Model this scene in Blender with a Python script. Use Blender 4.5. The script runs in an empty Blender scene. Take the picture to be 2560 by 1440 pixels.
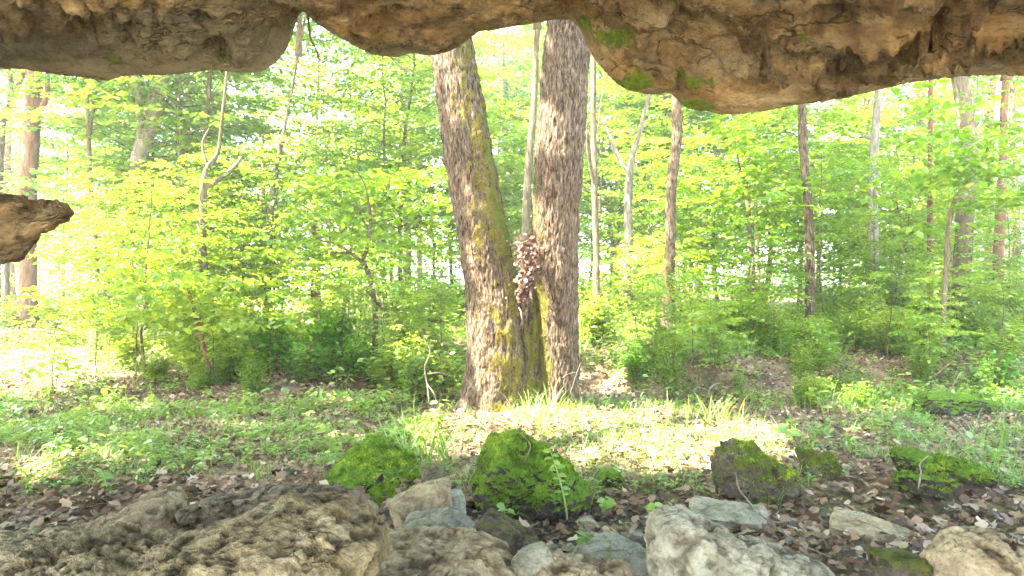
import bpy, math, random
import numpy as np
from mathutils import Vector

random.seed(7)
RNG = np.random.default_rng(11)
scene = bpy.context.scene
COL = scene.collection
F = 1668.0            # focal length in pixels of the 2560 px wide photograph
CAMH = 1.35

def at(px, py, Y):
    return np.array([(px - 1280.0) / F * Y, Y, CAMH - (py - 720.0) / F * Y])

# ------------------------------------------------------------------ noise
def _hash(ix, iy, iz, seed):
    h = (ix.astype(np.int64) * 374761393 + iy.astype(np.int64) * 668265263 + iz.astype(np.int64) * 2147483647 + seed * 1274126177) & 0xffffffff
    h = ((h ^ (h >> 13)) * 1274126177) & 0xffffffff
    h = h ^ (h >> 16)
    return h

def noise3(P, seed=0):
    P = np.asarray(P, dtype=np.float64)
    I = np.floor(P).astype(np.int64)
    f = P - I
    w = f * f * f * (f * (f * 6 - 15) + 10)
    out = np.zeros(len(P))
    for dx in (0, 1):
        for dy in (0, 1):
            for dz in (0, 1):
                h = _hash(I[:, 0] + dx, I[:, 1] + dy, I[:, 2] + dz, seed)
                gx = ((h & 1023) / 511.5) - 1
                gy = (((h >> 10) & 1023) / 511.5) - 1
                gz = (((h >> 20) & 1023) / 511.5) - 1
                d = gx * (f[:, 0] - dx) + gy * (f[:, 1] - dy) + gz * (f[:, 2] - dz)
                wx = w[:, 0] if dx else 1 - w[:, 0]
                wy = w[:, 1] if dy else 1 - w[:, 1]
                wz = w[:, 2] if dz else 1 - w[:, 2]
                out += d * wx * wy * wz
    return out * 1.1

def fbm(P, octs=4, seed=0, gain=0.5, lac=2.03):
    P = np.asarray(P, dtype=np.float64)
    a, s, t = 1.0, np.zeros(len(P)), 0.0
    for o in range(octs):
        s += a * noise3(P, seed + o * 17)
        t += a
        a *= gain
        P = P * lac + 3.7
    return s / t

def ridged(P, octs=4, seed=0, gain=0.55, lac=2.1):
    P = np.asarray(P, dtype=np.float64)
    a, s, t = 1.0, np.zeros(len(P)), 0.0
    for o in range(octs):
        s += a * (1 - 2 * np.abs(noise3(P, seed + o * 31)))
        t += a
        a *= gain
        P = P * lac + 1.3
    return s / t

def facet(P, seed=0, tilt=.5):
    """broken faces: every cell is a plane tilted its own way; returns height and distance to the break"""
    P = np.asarray(P, dtype=np.float64)
    I = np.floor(P).astype(np.int64)
    d1 = np.full(len(P), 9.0); d2 = d1.copy(); h = np.zeros(len(P))
    for dx in (-1, 0, 1):
        for dy in (-1, 0, 1):
            for dz in (-1, 0, 1):
                c = I + np.array([dx, dy, dz])
                a = _hash(c[:, 0], c[:, 1], c[:, 2], seed); b = _hash(c[:, 0], c[:, 1], c[:, 2], seed + 7)
                f = np.stack([(a & 1023), (a >> 10) & 1023, (a >> 20) & 1023], -1) / 1023.0
                g = np.stack([(b & 1023), (b >> 10) & 1023, (b >> 20) & 1023], -1) / 511.5 - 1
                v = P - (c + f)
                d = np.sqrt((v ** 2).sum(-1))
                hv = (v * g).sum(-1) * tilt + (((a >> 5) & 255) / 255.0 - .5) * .35
                near = d < d1
                d2 = np.where(near, d1, np.minimum(d2, d))
                h = np.where(near, hv, h)
                d1 = np.where(near, d, d1)
    return h, d2 - d1

def sstep(a, b, x):
    t = np.clip((x - a) / (b - a), 0, 1)
    return t * t * (3 - 2 * t)

# ------------------------------------------------------------------ mesh helpers
def make_mesh(name, V, faces, attrs=None, smooth=True):
    """faces: list of integer arrays (n,3) or (n,4)"""
    V = np.asarray(V, dtype=np.float32)
    me = bpy.data.meshes.new(name)
    faces = [np.asarray(f, dtype=np.int32) for f in faces if len(f)]
    nl = sum(f.size for f in faces)
    npoly = sum(len(f) for f in faces)
    me.vertices.add(len(V))
    me.vertices.foreach_set('co', V.ravel())
    me.loops.add(nl)
    me.polygons.add(npoly)
    me.loops.foreach_set('vertex_index', np.concatenate([f.ravel() for f in faces]))
    starts, tot, k = [], [], 0
    for f in faces:
        n = f.shape[1]
        starts.append(np.arange(len(f)) * n + k)
        tot.append(np.full(len(f), n))
        k += f.size
    me.polygons.foreach_set('loop_start', np.concatenate(starts).astype(np.int32))
    me.polygons.foreach_set('loop_total', np.concatenate(tot).astype(np.int32))
    me.polygons.foreach_set('use_smooth', np.full(npoly, smooth))
    for k, v in (attrs or {}).items():
        a = me.attributes.new(k, 'FLOAT', 'POINT')
        a.data.foreach_set('value', np.asarray(v, dtype=np.float32))
    me.update(calc_edges=True)
    me.validate()
    return me

def link(name, me, mat=None, parent=None, loc=None):
    o = bpy.data.objects.new(name, me)
    COL.objects.link(o)
    if mat is not None and me is not None and not me.materials:
        me.materials.append(mat)
    if parent is not None:
        o.parent = parent
    if loc is not None:
        o.location = loc
    return o

def tag(o, label=None, cat=None, group=None, kind=None):
    if label: o['label'] = label
    if cat: o['category'] = cat
    if group: o['group'] = group
    if kind: o['kind'] = kind
    return o

def empty(name, loc=(0, 0, 0), label=None, cat=None, group=None):
    o = bpy.data.objects.new(name, None)
    COL.objects.link(o)
    o.location = loc
    return tag(o, label, cat, group)

class MB:
    """collects vertex and face blocks for one mesh"""
    def __init__(s):
        s.V, s.f3, s.f4, s.A, s.n = [], [], [], {}, 0
    def add(s, V, f3=None, f4=None, **attrs):
        V = np.asarray(V, dtype=np.float64)
        s.V.append(V)
        if f3 is not None and len(f3): s.f3.append(np.asarray(f3) + s.n)
        if f4 is not None and len(f4): s.f4.append(np.asarray(f4) + s.n)
        for k, v in attrs.items():
            s.A.setdefault(k, []).append(np.broadcast_to(np.asarray(v, dtype=np.float64), (len(V),)))
        s.n += len(V)
    def mesh(s, name, smooth=True):
        fs = []
        if s.f3: fs.append(np.concatenate(s.f3))
        if s.f4: fs.append(np.concatenate(s.f4))
        return make_mesh(name, np.concatenate(s.V), fs, {k: np.concatenate(v) for k, v in s.A.items()}, smooth)

def tube(pts, rad, n=8, cap=True):
    pts = np.asarray(pts, dtype=np.float64)
    rad = np.asarray(rad, dtype=np.float64)
    m = len(pts)
    T = np.gradient(pts, axis=0)
    T /= np.linalg.norm(T, axis=1)[:, None] + 1e-12
    ref = np.array([0.0, 1.0, 0.0]) if abs(T[0, 1]) < 0.9 else np.array([1.0, 0, 0])
    N = np.zeros_like(pts)
    v = ref - T[0] * np.dot(ref, T[0]); v /= np.linalg.norm(v)
    for i in range(m):
        v = v - T[i] * np.dot(v, T[i]); v /= np.linalg.norm(v) + 1e-12
        N[i] = v
    B = np.cross(T, N)
    a = np.linspace(0, 2 * np.pi, n, endpoint=False)
    V = pts[:, None, :] + rad[:, None, None] * (np.cos(a)[None, :, None] * N[:, None, :] + np.sin(a)[None, :, None] * B[:, None, :])
    V = V.reshape(-1, 3)
    i = np.arange(m - 1)[:, None] * n
    j = np.arange(n)[None, :]
    k = (j + 1) % n
    q = np.stack([i + j, i + k, i + n + k, i + n + j], -1).reshape(-1, 4)
    f3 = []
    if cap:
        c0 = len(V)
        V = np.vstack([V, pts[:1], pts[-1:]])
        f3 = [[c0, (b + 1) % n, b] for b in range(n)] + [[c0 + 1, (m - 1) * n + b, (m - 1) * n + (b + 1) % n] for b in range(n)]
    return V, np.array(f3, dtype=int).reshape(-1, 3), q

def curve(pts, n):
    """Catmull-Rom through pts (any dimension), n samples"""
    P = np.asarray(pts, dtype=np.float64)
    P = np.vstack([2 * P[0] - P[1], P, 2 * P[-1] - P[-2]])
    m = len(P) - 3
    t = np.linspace(0, m - 1e-6, n)
    i = t.astype(int)
    f = (t - i)[:, None]
    p0, p1, p2, p3 = P[i], P[i + 1], P[i + 2], P[i + 3]
    return 0.5 * (2 * p1 + (p2 - p0) * f + (2 * p0 - 5 * p1 + 4 * p2 - p3) * f ** 2 + (3 * p1 - p0 - 3 * p2 + p3) * f ** 3)

# leaf templates: (u along, v across, w up) vertices, quads, tris
LEAF = dict(
    simple=(np.array([[0, 0, 0], [.28, .30, .07], [.68, .26, .04], [1, 0, -.10], [.68, -.26, .04], [.28, -.30, .07]]),
            np.array([[0, 3, 2, 1], [0, 5, 4, 3]]), np.zeros((0, 3), int)),
    lobed=(np.array([[0, 0, 0], [.10, .30, .05], [.30, .26, .03], [.42, .52, .10], [.58, .22, .02], [.80, .24, .0], [1, 0, -.14],
                     [.80, -.24, .0], [.58, -.22, .02], [.42, -.52, .10], [.30, -.26, .03], [.10, -.30, .05], [.5, 0, -.03]]),
           np.array([[0, 12, 2, 1], [12, 4, 3, 2], [12, 6, 5, 4], [0, 11, 10, 12], [12, 10, 9, 8], [12, 8, 7, 6]]), np.zeros((0, 3), int)),
    curled=(np.array([[0, 0, 0.0], [.2, .22, .10], [.5, .34, .20], [.8, .2, .14], [1, 0, .18], [.8, -.24, .05], [.5, -.33, .16], [.2, -.2, .06], [.5, 0, .03]]),
            np.array([[0, 8, 2, 1], [8, 4, 3, 2], [0, 7, 6, 8], [8, 6, 5, 4]]), np.zeros((0, 3), int)),
    blade=(np.array([[0, .018, 0], [0, -.018, 0], [.4, .02, .03], [.4, -.02, .03], [.75, .013, .13], [.75, -.013, .13], [1, 0, .30]]),
           np.array([[0, 1, 3, 2], [2, 3, 5, 4]]), np.array([[4, 5, 6]])),
)

def unit(a):
    return a / (np.linalg.norm(a, axis=-1, keepdims=True) + 1e-9)

def add_leaves(mb, kind, P, D, N, S, tint, wid=1.0):
    V0, q, t = LEAF[kind]
    P, D, N = np.asarray(P, float), unit(np.asarray(D, float)), np.asarray(N, float)
    N = unit(N - D * np.sum(N * D, -1, keepdims=True))
    B = np.cross(N, D)
    S = np.asarray(S, float)
    n, k = len(P), len(V0)
    wd = np.broadcast_to(np.asarray(wid, float), (n,))
    V = P[:, None, :] + S[:, None, None] * (V0[None, :, 0:1] * D[:, None, :] + (V0[None, :, 1:2] * wd[:, None, None]) * B[:, None, :] + V0[None, :, 2:3] * N[:, None, :])
    off = (np.arange(n) * k)[:, None, None]
    f4 = (q[None] + off).reshape(-1, 4)
    f3 = (t[None] + off).reshape(-1, 3) if len(t) else None
    mb.add(V.reshape(-1, 3), f3, f4, tint=np.repeat(np.asarray(tint, float), k))

# ------------------------------------------------------------------ materials
def new_mat(name):
    m = bpy.data.materials.new(name)
    m.use_nodes = True
    nt = m.node_tree
    nt.nodes.clear()
    out = nt.nodes.new('ShaderNodeOutputMaterial')
    return m, nt, out

class NT:
    def __init__(s, nt): s.nt = nt
    def n(s, typ, **kw):
        nd = s.nt.nodes.new(typ)
        for k, v in kw.items(): setattr(nd, k, v)
        return nd
    def l(s, a, b): s.nt.links.new(a, b)
    def attr(s, name):
        return s.n('ShaderNodeAttribute', attribute_name=name).outputs['Fac']
    def noise(s, vec, scale, detail=5, rough=0.55, dist=0.0):
        nd = s.n('ShaderNodeTexNoise')
        nd.inputs['Scale'].default_value = scale
        nd.inputs['Detail'].default_value = detail
        nd.inputs['Roughness'].default_value = rough
        nd.inputs['Distortion'].default_value = dist
        if vec is not None: s.l(vec, nd.inputs['Vector'])
        return nd.outputs['Fac']
    def voro(s, vec, scale, feature='F1'):
        nd = s.n('ShaderNodeTexVoronoi', feature=feature)
        nd.inputs['Scale'].default_value = scale
        if vec is not None: s.l(vec, nd.inputs['Vector'])
        return nd.outputs['Distance']
    def ramp(s, fac, stops):
        nd = s.n('ShaderNodeValToRGB')
        cr = nd.color_ramp
        while len(cr.elements) > 1: cr.elements.remove(cr.elements[-1])
        cr.elements[0].position = stops[0][0]; cr.elements[0].color = (*stops[0][1], 1)
        for p, c in stops[1:]:
            e = cr.elements.new(p); e.color = (*c, 1)
        s.l(fac, nd.inputs['Fac'])
        return nd.outputs['Color']
    def mix(s, fac, a, b, mode='MIX'):
        nd = s.n('ShaderNodeMix', data_type='RGBA', blend_type=mode)
        for sock, v in ((nd.inputs[0], fac), (nd.inputs[6], a), (nd.inputs[7], b)):
            if isinstance(v, (int, float)): sock.default_value = v
            elif isinstance(v, tuple): sock.default_value = (*v, 1)
            else: s.l(v, sock)
        return nd.outputs[2]
    def math(s, op, a, b=0.0, clamp=False):
        nd = s.n('ShaderNodeMath', operation=op, use_clamp=clamp)
        for sock, v in ((nd.inputs[0], a), (nd.inputs[1], b)):
            if isinstance(v, (int, float)): sock.default_value = v
            else: s.l(v, sock)
        return nd.outputs[0]
    def mapping(s, vec, scale, rot=(0, 0, 0)):
        nd = s.n('ShaderNodeMapping')
        nd.inputs['Scale'].default_value = scale
        nd.inputs['Rotation'].default_value = rot
        s.l(vec, nd.inputs['Vector'])
        return nd.outputs['Vector']
    def objco(s): return s.n('ShaderNodeTexCoord').outputs['Object']
    def rand(s): return s.n('ShaderNodeObjectInfo').outputs['Random']
    def bump(s, h, strength, dist, normal=None):
        nd = s.n('ShaderNodeBump')
        nd.inputs['Strength'].default_value = strength
        nd.inputs['Distance'].default_value = dist
        s.l(h, nd.inputs['Height'])
        if normal is not None: s.l(normal, nd.inputs['Normal'])
        return nd.outputs['Normal']
    def principled(s, col, rough=0.8, spec=0.3, normal=None):
        nd = s.n('ShaderNodeBsdfPrincipled')
        if isinstance(col, tuple): nd.inputs['Base Color'].default_value = (*col, 1)
        else: s.l(col, nd.inputs['Base Color'])
        if isinstance(rough, (int, float)): nd.inputs['Roughness'].default_value = rough
        else: s.l(rough, nd.inputs['Roughness'])
        nd.inputs['Specular IOR Level'].default_value = spec
        if normal is not None: s.l(normal, nd.inputs['Normal'])
        return nd.outputs[0]

def leaf_material(name, stops, tmul=1.0, trans=0.55, spec=0.65, rough=0.38):
    m, nt, out = new_mat(name)
    T = NT(nt)
    f = T.attr('tint')
    f = T.math('ADD', f, T.math('MULTIPLY', T.math('SUBTRACT', T.rand(), 0.5), 0.35), True)
    c = T.ramp(f, stops)
    p = T.principled(c, rough, spec)
    tr = T.n('ShaderNodeBsdfTranslucent')
    tc = T.mix(1.0, c, (1.45 * tmul, 1.28 * tmul, 0.5 * tmul), 'MULTIPLY')
    T.l(tc, tr.inputs['Color'])
    mx = T.n('ShaderNodeMixShader')
    mx.inputs[0].default_value = trans
    T.l(p, mx.inputs[1]); T.l(tr.outputs[0], mx.inputs[2])
    T.l(mx.outputs[0], out.inputs['Surface'])
    return m

M_LEAF = leaf_material('understory_leaf', [(0, (.08, .185, .02)), (.35, (.145, .27, .027)), (.7, (.235, .335, .04)), (1, (.36, .40, .07))])
M_LEAF_COOL = leaf_material('canopy_leaf', [(0, (.07, .19, .045)), (.5, (.12, .27, .05)), (1, (.22, .36, .06))])
M_LEAF_DEEP = leaf_material('shrub_leaf', [(0, (.04, .14, .012)), (.5, (.08, .22, .018)), (1, (.18, .32, .035))])
M_HERB = leaf_material('ground_herb', [(0, (.08, .20, .03)), (.5, (.16, .30, .045)), (1, (.30, .38, .07))], trans=0.4)
M_MOSSTUFT = leaf_material('moss_tuft', [(0, (.045, .065, .008)), (.35, (.11, .18, .012)), (.65, (.22, .34, .018)), (1, (.40, .42, .05))], trans=.25, spec=.1)
M_BARKMOSS = leaf_material('bark_moss_tuft', [(0, (.05, .036, .008)), (.4, (.14, .105, .015)), (.7, (.27, .205, .03)), (1, (.42, .33, .07))], trans=.2, spec=.1)
M_GRASS = leaf_material('grass_blade', [(0, (.09, .22, .03)), (.6, (.18, .32, .05)), (.85, (.34, .36, .10)), (1, (.48, .40, .20))], trans=0.35)
M_LITTER = leaf_material('dry_leaf', [(0, (.035, .02, .012)), (.3, (.12, .07, .04)), (.6, (.25, .16, .09)), (.85, (.40, .29, .18)), (1, (.54, .45, .33))], tmul=.6, trans=0.15, spec=.25, rough=.6)
M_DEADLEAF = leaf_material('hanging_dead_leaf', [(0, (.06, .028, .018)), (.5, (.17, .09, .06)), (1, (.40, .28, .20))], tmul=.7, trans=0.3, spec=.25, rough=.6)

def rock_material(name, cols, scale=3.0, moss_col=((.07, .13, .012), (.20, .28, .02)), bump=0.6, pits=0.5, grey=0.5, fine=60, strata=(1, 1, 1), accent=None):
    m, nt, out = new_mat(name)
    T = NT(nt)
    co = T.mapping(T.objco(), strata)
    n1 = T.noise(co, scale, 10, .68, .6)
    c = T.ramp(n1, cols)
    n2 = T.noise(co, scale * 5, 6, .65, .3)
    c = T.mix(T.math('MULTIPLY', T.ramp(n2, [(.40, (0, 0, 0)), (.62, (1, 1, 1))]), .45), c, T.mix(1.0, c, (.45, .42, .38), 'MULTIPLY'))
    n3 = T.noise(co, scale * 1.7, 5, .6)
    c = T.mix(T.math('MULTIPLY', T.ramp(n3, [(.52, (0, 0, 0)), (.66, (1, 1, 1))]), grey), c, (.36, .34, .24))
    c = T.mix(T.math('MULTIPLY', T.attr('greyness'), .75), c, T.mix(n2, (.11, .10, .06), (.29, .27, .18)))
    wv = T.n('ShaderNodeTexNoise'); wv.inputs['Scale'].default_value = scale * 2; wv.inputs['Detail'].default_value = 4
    T.l(co, wv.inputs['Vector'])
    vm = T.n('ShaderNodeVectorMath', operation='MULTIPLY_ADD')
    vm.inputs[1].default_value = (.45 / scale * 2,) * 3
    T.l(wv.outputs['Color'], vm.inputs[0]); T.l(co, vm.inputs[2])
    crk = T.ramp(T.voro(T.mapping(vm.outputs[0], (1, 1, 1.8), (.5, .4, .3)), scale * 1.1, 'DISTANCE_TO_EDGE'), [(.0, (1, 1, 1)), (.035, (0, 0, 0))])
    gate = T.ramp(T.noise(co, scale * .9, 3), [(.50, (0, 0, 0)), (.62, (1, 1, 1))])
    crk = T.math('MULTIPLY', crk, gate)
    pit = T.ramp(T.voro(co, scale * 9), [(.0, (0, 0, 0)), (.33, (1, 1, 1))])
    nf = T.noise(co, fine, 6, .7)
    if accent:
        a1 = T.noise(co, scale * .55, 5, .65, .8)
        c = T.mix(T.math('MULTIPLY', T.ramp(a1, [(.50, (0, 0, 0)), (.60, (1, 1, 1))]), .6), c, T.mix(n1, tuple(v * .35 for v in accent), accent))
        c = T.mix(T.math('MULTIPLY', T.ramp(a1, [(.36, (1, 1, 1)), (.44, (0, 0, 0))]), .6), c, T.mix(1.0, c, (.34, .33, .32), 'MULTIPLY'))
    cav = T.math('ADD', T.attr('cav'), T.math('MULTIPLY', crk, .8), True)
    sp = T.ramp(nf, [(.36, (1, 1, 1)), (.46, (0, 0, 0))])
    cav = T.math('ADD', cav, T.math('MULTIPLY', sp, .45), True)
    c = T.mix(T.math('MULTIPLY', cav, .8, True), c, T.mix(1.0, c, (.28, .23, .17), 'MULTIPLY'))  # shade in recesses painted into the colour, with dark cracks and specks
    h = T.math('ADD', T.math('MULTIPLY', pit, pits), T.math('SUBTRACT', T.math('ADD', T.math('MULTIPLY', nf, 1.5), T.math('MULTIPLY', n2, 2.2)), T.math('MULTIPLY', crk, 1.5)))
    moss = T.attr('moss')
    mn = T.noise(T.objco(), 14, 6, .7)
    mf = T.ramp(T.math('ADD', moss, T.math('MULTIPLY', T.math('SUBTRACT', mn, .5), 1.9)), [(.42, (0, 0, 0)), (.58, (1, 1, 1))])
    mc = T.ramp(T.noise(T.objco(), 26, 5, .7), [(.3, moss_col[0]), (.7, moss_col[1])])
    c = T.mix(mf, c, mc)
    h2 = T.math('MULTIPLY', T.noise(T.objco(), 120, 4, .8), T.math('MULTIPLY', mf, 1.5))
    nrm = T.bump(T.math('ADD', h, h2), bump, .03)
    T.l(T.principled(c, .92, .18, nrm), out.inputs['Surface'])
    return m

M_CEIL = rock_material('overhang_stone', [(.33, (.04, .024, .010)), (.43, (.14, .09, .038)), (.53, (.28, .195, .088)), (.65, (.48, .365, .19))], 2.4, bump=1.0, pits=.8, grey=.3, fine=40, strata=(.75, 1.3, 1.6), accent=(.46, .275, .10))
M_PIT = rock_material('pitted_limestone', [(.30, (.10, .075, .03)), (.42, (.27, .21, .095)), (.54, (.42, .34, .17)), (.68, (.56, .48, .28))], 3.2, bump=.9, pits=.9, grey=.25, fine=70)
M_PALE = rock_material('pale_limestone', [(.32, (.14, .095, .045)), (.43, (.31, .235, .125)), (.58, (.47, .38, .22))], 3.5, bump=.6, grey=.25, fine=60)
M_GREY = rock_material('grey_limestone', [(.32, (.10, .088, .05)), (.44, (.25, .23, .145)), (.6, (.40, .37, .25))], 4.0, bump=.6, grey=.5, fine=60)
M_BLUE = rock_material('blue_grey_stone', [(.25, (.14, .14, .09)), (.5, (.29, .285, .20)), (.7, (.43, .42, .31))], 4.5, bump=.6, grey=.2, fine=60)
M_DARK = rock_material('dark_stone', [(.25, (.11, .085, .05)), (.5, (.22, .18, .11)), (.7, (.34, .29, .19))], 4.0, bump=.7, grey=.2, fine=60)
M_MOSSY = rock_material('mossy_stone', [(.25, (.045, .035, .022)), (.5, (.09, .07, .045)), (.7, (.14, .12, .08))], 4.0, moss_col=((.07, .17, .008), (.24, .40, .02)), bump=1.0, grey=.1, fine=60)
M_MOSSBR = rock_material('olive_mossy_stone', [(.25, (.09, .07, .045)), (.5, (.18, .14, .09)), (.7, (.26, .21, .14))], 4.0, moss_col=((.09, .11, .015), (.22, .22, .03)), bump=1.0, grey=.1, fine=60)

def bark_material(name, cols, moss_col=((.085, .07, .012), (.22, .175, .035)), stretch=(1, 1, .26), sc=42, bump=1.0):
    m, nt, out = new_mat(name)
    T = NT(nt)
    oc = T.objco()
    co = T.mapping(oc, stretch)
    n1 = T.noise(co, sc, 6, .65, .4)
    c = T.ramp(n1, cols)
    big = T.noise(oc, 2.2, 4, .6)
    c = T.mix(T.math('MULTIPLY', T.ramp(big, [(.45, (0, 0, 0)), (.65, (1, 1, 1))]), .35), c, T.mix(1.0, c, (.75, .66, .55), 'MULTIPLY'))
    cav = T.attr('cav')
    c = T.mix(T.math('MULTIPLY', cav, .85, True), c, T.mix(1.0, c, (.28, .24, .20), 'MULTIPLY'))  # shade inside the bark furrows, painted into the colour
    moss = T.attr('moss')
    mn = T.noise(oc, 30, 6, .75)
    mf = T.ramp(T.math('ADD', moss, T.math('MULTIPLY', T.math('SUBTRACT', mn, .5), 1.1)), [(.44, (0, 0, 0)), (.56, (1, 1, 1))])
    mc = T.ramp(T.noise(oc, 34, 5, .7), [(.3, moss_col[0]), (.7, moss_col[1])])
    mg = T.attr('green')
    mc = T.mix(mg, mc, (.10, .13, .015))
    c = T.mix(mf, c, mc)
    h = T.math('ADD', n1, T.math('MULTIPLY', T.noise(oc, 90, 5, .75), T.math('ADD', T.math('MULTIPLY', mf, .9), .3)))
    nrm = T.bump(h, bump, .02)
    T.l(T.principled(c, .92, .12, nrm), out.inputs['Surface'])
    return m

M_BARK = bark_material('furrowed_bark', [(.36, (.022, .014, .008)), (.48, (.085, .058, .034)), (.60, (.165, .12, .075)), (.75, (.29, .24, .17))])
M_BARK_PALE = bark_material('pale_bark', [(.3, (.10, .08, .055)), (.5, (.21, .175, .13)), (.7, (.32, .28, .22))], sc=18)
M_BARK_BROWN = bark_material('brown_bark', [(.3, (.08, .04, .022)), (.5, (.17, .09, .05)), (.7, (.26, .155, .09))], sc=18)
M_BARK_DARK = bark_material('dark_bark', [(.3, (.06, .05, .03)), (.5, (.13, .10, .06)), (.7, (.22, .17, .11))], sc=22)
M_TWIG = bark_material('bleached_wood', [(.3, (.10, .075, .05)), (.5, (.19, .15, .11)), (.7, (.30, .25, .19))], sc=40, bump=.4)

# ------------------------------------------------------------------ terrain
def ground_z(x, y):
    x = np.asarray(x, float); y = np.asarray(y, float)
    P = np.stack([x, y, np.zeros_like(x)], -1).reshape(-1, 3)
    n_lo = fbm(P * .35, 3, 5).reshape(x.shape)
    n_mid = fbm(P * 1.3, 3, 9).reshape(x.shape)
    z = -.10 * np.exp(-((y - 4.05 - .15 * np.sin(x * 1.3)) / .45) ** 2)
    bank = sstep(8.0, 8.6, y + n_lo * 1.8 + n_mid * .5)
    z = z + .40 * bank * sstep(.9, 2.6, x)
    z = z + .42 * sstep(8.3, 9.6, y + n_lo) * sstep(-3.0, -.8, x) * (1 - sstep(.9, 2.6, x))
    z = z + .18 * sstep(7.6, 9.2, y + n_lo) * np.exp(-((x + 2.6) / 1.2) ** 2)
    z = z + np.clip(y - 10, 0, 40) * .012 + np.clip(y - 50, 0, 1e9) * .004
    z = z + .20 * n_lo * sstep(4, 8, y) + .09 * n_mid * sstep(4, 7, y) + .03 * n_mid * sstep(2, 5, y) + .02 * n_mid
    z = z + .05 * np.exp(-((x - .25) ** 2 + (y - 7.4) ** 2) / 1.2)
    return z

def gz(x, y): return float(ground_z(np.array([x]), np.array([y]))[0])

def axis(lo, hi, step, far, g=1.18):
    a = list(np.arange(lo, hi + 1e-6, step))
    s = step
    while a[-1] < far: s *= g; a.append(a[-1] + s)
    s = step
    while a[0] > -far: s *= g; a.insert(0, a[0] - s)
    return np.array(a)

ax, ay = axis(-7, 7, .07, 260), axis(1.5, 13, .07, 260)
GX, GY = np.meshgrid(ax, ay)
PP = np.stack([GX.ravel(), GY.ravel(), np.zeros(GX.size)], -1)
GZ = ground_z(GX, GY).ravel() + .018 * fbm(PP * 7, 3, 3) * (np.abs(PP[:, 0]) < 9)
V = np.stack([GX.ravel(), GY.ravel(), GZ], -1)
nx, ny = len(ax), len(ay)
ii, jj = np.meshgrid(np.arange(nx - 1), np.arange(ny - 1))
q = np.stack([jj * nx + ii, jj * nx + ii + 1, (jj + 1) * nx + ii + 1, (jj + 1) * nx + ii], -1).reshape(-1, 4)

def soil_material():
    m, nt, out = new_mat('forest_soil')
    T = NT(nt)
    oc = T.objco()
    n1 = T.noise(oc, 3.0, 8, .7)
    c = T.ramp(n1, [(.3, (.055, .035, .022)), (.5, (.15, .10, .06)), (.7, (.28, .20, .13))])
    n2 = T.noise(oc, 38, 5, .7)
    c = T.mix(T.ramp(n2, [(.42, (0, 0, 0)), (.6, (1, 1, 1))]), c, T.mix(1.0, c, (1.7, 1.5, 1.3), 'MULTIPLY'))
    n3 = T.noise(oc, 1.1, 5, .6)
    c = T.mix(T.math('MULTIPLY', T.ramp(n3, [(.48, (0, 0, 0)), (.6, (1, 1, 1))]), .55), c, (.10, .15, .035))
    sep = T.n('ShaderNodeSeparateXYZ'); T.l(oc, sep.inputs[0])
    bounce_floor = T.ramp(T.math('ADD', T.math('MULTIPLY', sep.outputs[1], -.25), T.math('ADD', T.math('MULTIPLY', n1, .5), 1.0)), [(.45, (0, 0, 0)), (.62, (1, 1, 1))])
    c = T.mix(bounce_floor, c, T.mix(n2, (.40, .33, .22), (.60, .52, .38)))  # paler floor added near the camera to bounce light up to the roof
    def win(sock, a, b, w):
        return T.math('MULTIPLY', T.math('DIVIDE', T.math('SUBTRACT', sock, a), w, True), T.math('DIVIDE', T.math('SUBTRACT', b, sock), w, True), True)
    wet = T.math('MULTIPLY', win(sep.outputs[0], -1.1, 1.15, .3), win(sep.outputs[1], 3.15, 4.45, .25), True)
    wet = T.ramp(T.math('ADD', wet, T.math('MULTIPLY', T.math('SUBTRACT', n3, .5), 1.2)), [(.35, (0, 0, 0)), (.55, (1, 1, 1))])
    c = T.mix(wet, c, T.mix(n2, (.018, .014, .011), (.06, .048, .036)))
    nrm = T.bump(T.math('ADD', n2, n1), .9, .03)
    T.l(T.principled(c, T.math('SUBTRACT', .95, T.math('MULTIPLY', wet, .62)), .3, nrm), out.inputs['Surface'])
    return m
g = link('ground', make_mesh('ground', V, [q]), soil_material())
tag(g, kind='structure')

# ------------------------------------------------------------------ rocks
def grid_sphere(nt, nph):
    th = np.linspace(0, 2 * np.pi, nt, endpoint=False)
    ph = np.linspace(-np.pi / 2, np.pi / 2, nph)
    TH, PH = np.meshgrid(th, ph)
    i = np.arange(nph - 1)[:, None] * nt
    j = np.arange(nt)[None, :]
    k = (j + 1) % nt
    q = np.stack([i + j, i + k, i + nt + k, i + nt + j], -1).reshape(-1, 4)
    return TH.ravel(), PH.ravel(), q

def vnormals(V, q):
    n = np.zeros_like(V)
    fn = np.cross(V[q[:, 2]] - V[q[:, 0]], V[q[:, 3]] - V[q[:, 1]])
    for k in range(4): np.add.at(n, q[:, k], fn)
    n = unit(n)
    return n * np.sign(np.sum(n * (V - V.mean(0)), -1).mean())

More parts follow.
